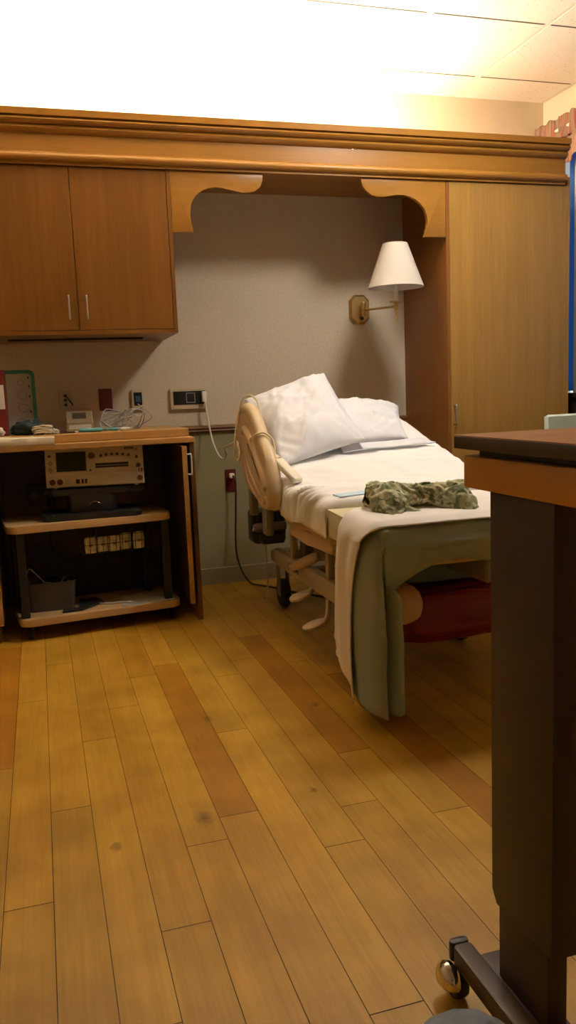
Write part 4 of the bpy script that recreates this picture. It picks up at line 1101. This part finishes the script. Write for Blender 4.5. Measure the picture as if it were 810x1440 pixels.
# bed remote with its cord
t = thing('bed_remote', 'cream bed remote hooked over the rail, cord plugged into the wall', 'remote control', (1.0, 3.4, .77))
a_, b_ = Vector((.985, 3.455, .822)), Vector((1.045, 3.325, .726))
bm = BM(); box(bm, -.026, .026, -.014, .014, -.080, .080, .010, 3)
ax = (b_-a_).normalized(); sx = Vector((.62, .25, 0)); sx = (sx-ax*sx.dot(ax)).normalized(); yx = ax.cross(sx)
R4 = Matrix((sx, yx, ax)).transposed().to_4x4()
bmesh.ops.transform(bm, matrix=Matrix.Translation((a_+b_)/2) @ R4, verts=bm.verts); obj('body', bm, M['handset'], t, smooth=40)
bm = BM(); tube(bm, [a_-ax*.012, a_+ax*.012], [.016, .018], 12); obj('cord_collar', bm, M['cream_cord'], t, smooth=40)
cord = [(.916, 4.672, 1.100), (.920, 4.660, 1.06), (.926, 4.655, .99), (.937, 4.60, .856), (.949, 4.50, .776), (.959, 4.42, .764), (.963, 4.36, .795), (.940, 4.30, .830), (.938, 4.15, .856), (.930, 3.97, .878), (.915, 3.88, .866), (.912, 3.84, .828), (.905, 3.84, .795), (.892, 3.85, .807), (.892, 3.85, .855), (.900, 3.86, .916), (.915, 3.87, .980), (.935, 3.845, 1.075), (.965, 3.81, 1.103), (.992, 3.77, 1.075), (.998, 3.74, 1.0), (.985, 3.72, .93), (.945, 3.70, .895), (.918, 3.64, .905), (.925, 3.55, .930), (.955, 3.53, .935), (.985, 3.50, .90)]
bm = BM(); tube(bm, cord+[tuple(a_-ax*.010)], .0052, 8, 6); obj('cord', bm, M['cream_cord'], t, smooth=True)
bm = BM(); box(bm, .903, .929, YW-.050, YW-.024, 1.078, 1.138, .005); obj('plug', bm, M['white_plastic'], t, smooth=40)

# bags under the foot of the bed
def bag(name, label, c, r, mat, seed, amp=.22):
    bm = BM(); bmesh.ops.create_icosphere(bm, subdivisions=5, radius=1)
    for v in bm.verts:
        d = v.co.copy()
        e = Vector([math.copysign(abs(q)**.62, q) for q in d])
        n_ = 1+amp*.5*fbm(d, 1.6, seed)-amp*.35*max(0, 1-abs(fbm(d, 2.2, seed+4))*5)
        v.co = Vector((c[0]+e.x*r[0]*n_, c[1]+e.y*r[1]*n_, c[2]+e.z*r[2]*n_))
    return tag(obj(name, bm, M[mat], smooth=True), label, 'bag')
bag('red_bag', 'red plastic bag slung under the foot of the bed', (1.44, 2.80, .262), (.37, .15, .108), 'red_bag', 3)
bag('blue_bag', 'dark blue bag tucked above the red bag under the bed', (1.44, 2.84, .450), (.40, .16, .075), 'blue_bag', 9, .1)

# ------------------------------------------------------------------ window valance
t = thing('window_valance', 'gathered striped red and cream valance over the window', 'valance', (XR-.06, 4.0, 2.6))
def pleats(z0, z1, n, amp, xo, lip, ya, yb, flare):
    bm = BM(); rows = []
    L_n = 200
    for j in range(n+1):
        v = j/n; z = z0+(z1-z0)*v; row = []
        for i in range(L_n+1):
            y = ya+(yb-ya)*i/L_n
            ph = y*62+1.4*math.sin(y*9)
            a = amp*(1+flare*(1-v))*(.65+.35*math.sin(y*17+2))
            row.append((xo-flare*.035*(1-v)+a*math.sin(ph+.7*(1-v)*math.sin(y*23)), y+.006*math.sin(ph*.5+v*3), z+lip*v*math.sin(ph*1.5+1)*.5))
        rows.append(row)
    sheet_grid(bm, rows); return bm
obj('ruffle_heading', pleats(2.535, 2.668, 10, .014, XR-.072, .012, 2.9, 4.702, .2), M['valance'], t, smooth=True, solid=.003)
def skirt():
    bm = BM(); rows = []
    for j in range(15):
        v = j/14; row = []
        for i in range(181):
            y = 2.9+(4.66-2.9)*i/180
            dip = .5+.5*math.cos((y-4.33)*2*PI/.62)
            zb = 2.385+.05*(1-dip)
            z = 2.545+(zb-2.545)*v
            ph = y*38+1.2*math.sin(y*11)
            row.append((XR-.078-.022*v+.016*(1+.6*v)*math.sin(ph+v*.6), y+.012*v*math.sin(y*20), z))
        rows.append(row)
    sheet_grid(bm, rows); return bm
obj('skirt', skirt(), M['valance'], t, smooth=True, solid=.003)
bm = BM(); tube(bm, [(XR-.060, 2.9, 2.60), (XR-.060, 4.70, 2.60)], .010, 10); obj('rod', bm, M['white_plastic'], t, smooth=40)
bm = BM(); box(bm, XR-.055, XR-.001, 4.50, 4.52, 2.59, 2.61); box(bm, XR-.055, XR-.001, 3.2, 3.22, 2.59, 2.61); obj('rod_bracket', bm, M['steel'], t)

# ------------------------------------------------------------------ overbed table in the foreground
TX = .660
t = thing('overbed_table', 'dark overbed table on one column in the right foreground', 'table', (.71, 1.05, 0))
bm = BM(); prism(bm, rrect(TX, 1.46, .78, 1.242, .014, 4), 'Z', 1.000, 1.0205, .001); tt = obj('tabletop', bm, M['edge_brown'], t, smooth=40)
bm = BM(); prism(bm, rrect(TX+.0015, 1.4585, .7815, 1.2405, .013, 4), 'Z', 1.0206, 1.0220); obj('laminate', bm, M['tabletop'], tt)['label'] = 'brown wood laminate surface'
bm = BM(); prism(bm, rrect(.674, .735, .80, 1.232, .012, 4), 'Z', .934, .988, .004); obj('support_rail', bm, M['apron'], t, smooth=40)['label'] = 'tan support rail under the top'
bm = BM(); box(bm, .69, .72, .86, 1.20, .988, .9995); obj('mounting_strip', bm, M['black'], t)
CXa, CXb, CYa, CYb = .684, .732, .985, 1.158
ZSL = .222
bm = BM(); prism(bm, [(CYa, ZSL+.004), (CYa, .9335), (CYb, .9335), (CYb, ZSL+.022), (CYb-.014, ZSL)], 'X', CXa, CXb, .002); obj('outer_column', bm, M['dark_brown'], t, smooth=40)
bm = BM(); box(bm, CXa+.004, CXb-.008, CYa+.016, CYb-.016, .060, ZSL, .002); obj('inner_column', bm, M['dark_brown'], t, smooth=40)
bm = BM(); prism(bm, rrect(.643, .680, .62, 1.228, .010, 4), 'Z', .060, .098, .004); lg = obj('base_leg', bm, M['dark_brown'], t, smooth=40)
bm = BM(); prism(bm, rrect(.643, .680, 1.2285, 1.246, .008, 4), 'Z', .060, .0985, .004); obj('end_cap', bm, M['black'], lg, smooth=40)
bm = BM(); box(bm, .665, .735, .93, 1.20, .058, .0595+.03, .004); obj('base_plate', bm, M['dark_brown'], t, smooth=40)
for y in (1.222, .665):
    bm = BM()
    bmesh.ops.create_uvsphere(bm, u_segments=24, v_segments=14, radius=.033)
    for v in bm.verts: v.co = Vector((v.co.x*.62, v.co.y, v.co.z)); v.co.z = max(v.co.z, -.004)
    bmesh.ops.transform(bm, matrix=Matrix.Translation((.632, y, .036)), verts=bm.verts)
    c = obj('caster', bm, M['chrome'], t, smooth=True); c['label'] = 'chrome hooded caster'
    bm = BM(); lathe(bm, [(.0, -.012), (.026, -.012), (.028, -.006), (.028, .006), (.026, .012), (0, .012)], (.648, y, .028), 'X', 20); obj('wheel', bm, M['rubber'], c, smooth=40)
    bm = BM(); lathe(bm, [(.007, .030), (.007, .062)], (.652, y, 0), 'Z', 10); obj('stem', bm, M['steel'], c, smooth=40)

# ------------------------------------------------------------------ visitor chair beyond the table
t = thing('visitor_chair', 'pale teal vinyl chair back just showing above the table', 'chair', (2.56, 3.2, 0))
bm = BM(); prism(bm, [(3.30, .50), (3.345, .948), (3.365, .956), (3.385, .948), (3.37, .50)], 'X', 2.285, 2.835, .014); obj('backrest', bm, M['chair_vinyl'], t, smooth=40)
bm = BM(); box(bm, 2.30, 2.82, 2.82, 3.32, .41, .495, .02); obj('seat', bm, M['chair_vinyl'], t, smooth=40)
for x in (2.32, 2.80):
    for y in (2.86, 3.33):
        bm = BM(); tube(bm, [(x, y, 0), (x, y, .415 if y < 3 else .52)], .014, 10); obj('leg', bm, M['steel'], t, smooth=40)
for x in (2.30, 2.82):
    bm = BM(); tube(bm, [(x, 2.86, .41), (x, 2.86, .63), (x, 2.90, .655), (x, 3.25, .655), (x, 3.33, .66)], .014, 10, 4); obj('armrest', bm, M['steel'], t, smooth=True)

# ------------------------------------------------------------------ seated person: only a knee reaches the picture
V_ = [((.15, .06, .50), .115), ((.25, .16, .50), .095), ((.29, .36, .505), .080), ((.318, .600, .508), .057), ((.335, .612, .38), .054), ((.35, .60, .22), .050), ((.35, .575, .105), .040),
      ((.05, .16, .50), .095), ((.02, .34, .505), .080), ((-.01, .50, .465), .058), ((-.015, .505, .36), .056), ((-.02, .49, .22), .050), ((-.02, .47, .105), .040)]
E_ = [(0, 1), (1, 2), (2, 3), (3, 4), (4, 5), (5, 6), (0, 7), (7, 8), (8, 9), (9, 10), (10, 11), (11, 12)]
me = bpy.data.meshes.new('person'); me.from_pydata([p for p, _ in V_], E_, []); me.materials.append(M['jeans'])
o = bpy.data.objects.new('person', me); COL.objects.link(o)
o.modifiers.new('skin', 'SKIN')
if not me.skin_vertices: 
    pass
for i, (_, r_) in enumerate(V_): me.skin_vertices[0].data[i].radius = (r_, r_)
me.skin_vertices[0].data[0].use_root = True
md = o.modifiers.new('sub', 'SUBSURF'); md.levels = 2; md.render_levels = 2
tag(o, 'person seated in blue jeans, one knee at the lower edge', 'person')
for x, y in ((.35, .575), (-.02, .47)):
    bm = BM(); rows = []
    for i in range(13):
        u = i/12; yy = y-.09+.29*u
        wd = .030+.020*math.sin(PI*min(1, u*1.05+.08)); hh = .115-.075*min(1, max(0, (u-.35)/.5)) if u > .35 else .115
        wd *= 1 if u < .92 else .8
        rows.append([(x+wd*math.cos(a), yy, max(0.001, hh*.5+hh*.5*math.sin(a))) for a in [2*PI*k/16 for k in range(17)]])
    V = sheet_grid(bm, rows); bm.faces.new(V[0][:-1]); bm.faces.new(V[-1][:-1][::-1])
    bmesh.ops.remove_doubles(bm, verts=bm.verts, dist=1e-5)
    obj('shoe', bm, M['shoe'], o, smooth=50)

# ------------------------------------------------------------------ light, camera
wd_ = bpy.data.worlds.new('evening_sky'); SC.world = wd_; wd_.use_nodes = True
bg = wd_.node_tree.nodes['Background']; bg.inputs['Color'].default_value = (.72, .88, 1, 1); bg.inputs['Strength'].default_value = 1.5

PITCH, YAW, ROLL, FPX = .142486, .28909189, -.04053505, 1150.81
cam = bpy.data.cameras.new('camera'); co = bpy.data.objects.new('camera', cam); COL.objects.link(co)
cam.sensor_fit = 'VERTICAL'; cam.sensor_height = 24; cam.lens = FPX/1440*24; cam.clip_start = .02
cy, sy, cp, sp_ = math.cos(YAW), math.sin(YAW), math.cos(PITCH), math.sin(PITCH)
f_ = Vector((sy*cp, cy*cp, -sp_)); r0 = Vector((cy, -sy, 0)); u0 = r0.cross(f_)
rr_ = r0*math.cos(ROLL)+u0*math.sin(ROLL); uu = u0*math.cos(ROLL)-r0*math.sin(ROLL)
m4 = Matrix((rr_, uu, -f_)).transposed().to_4x4(); m4.translation = (0, 0, H)
co.matrix_world = m4; SC.camera = co

vs = SC.view_settings
vs.view_transform = 'Standard'; vs.look = 'None'; vs.gamma = 1; vs.use_curve_mapping = False; vs.exposure = 0
SC.cycles.use_denoising = True
SC.cycles.max_bounces = 10; SC.cycles.diffuse_bounces = 8
SC.cycles.sample_clamp_indirect = 12
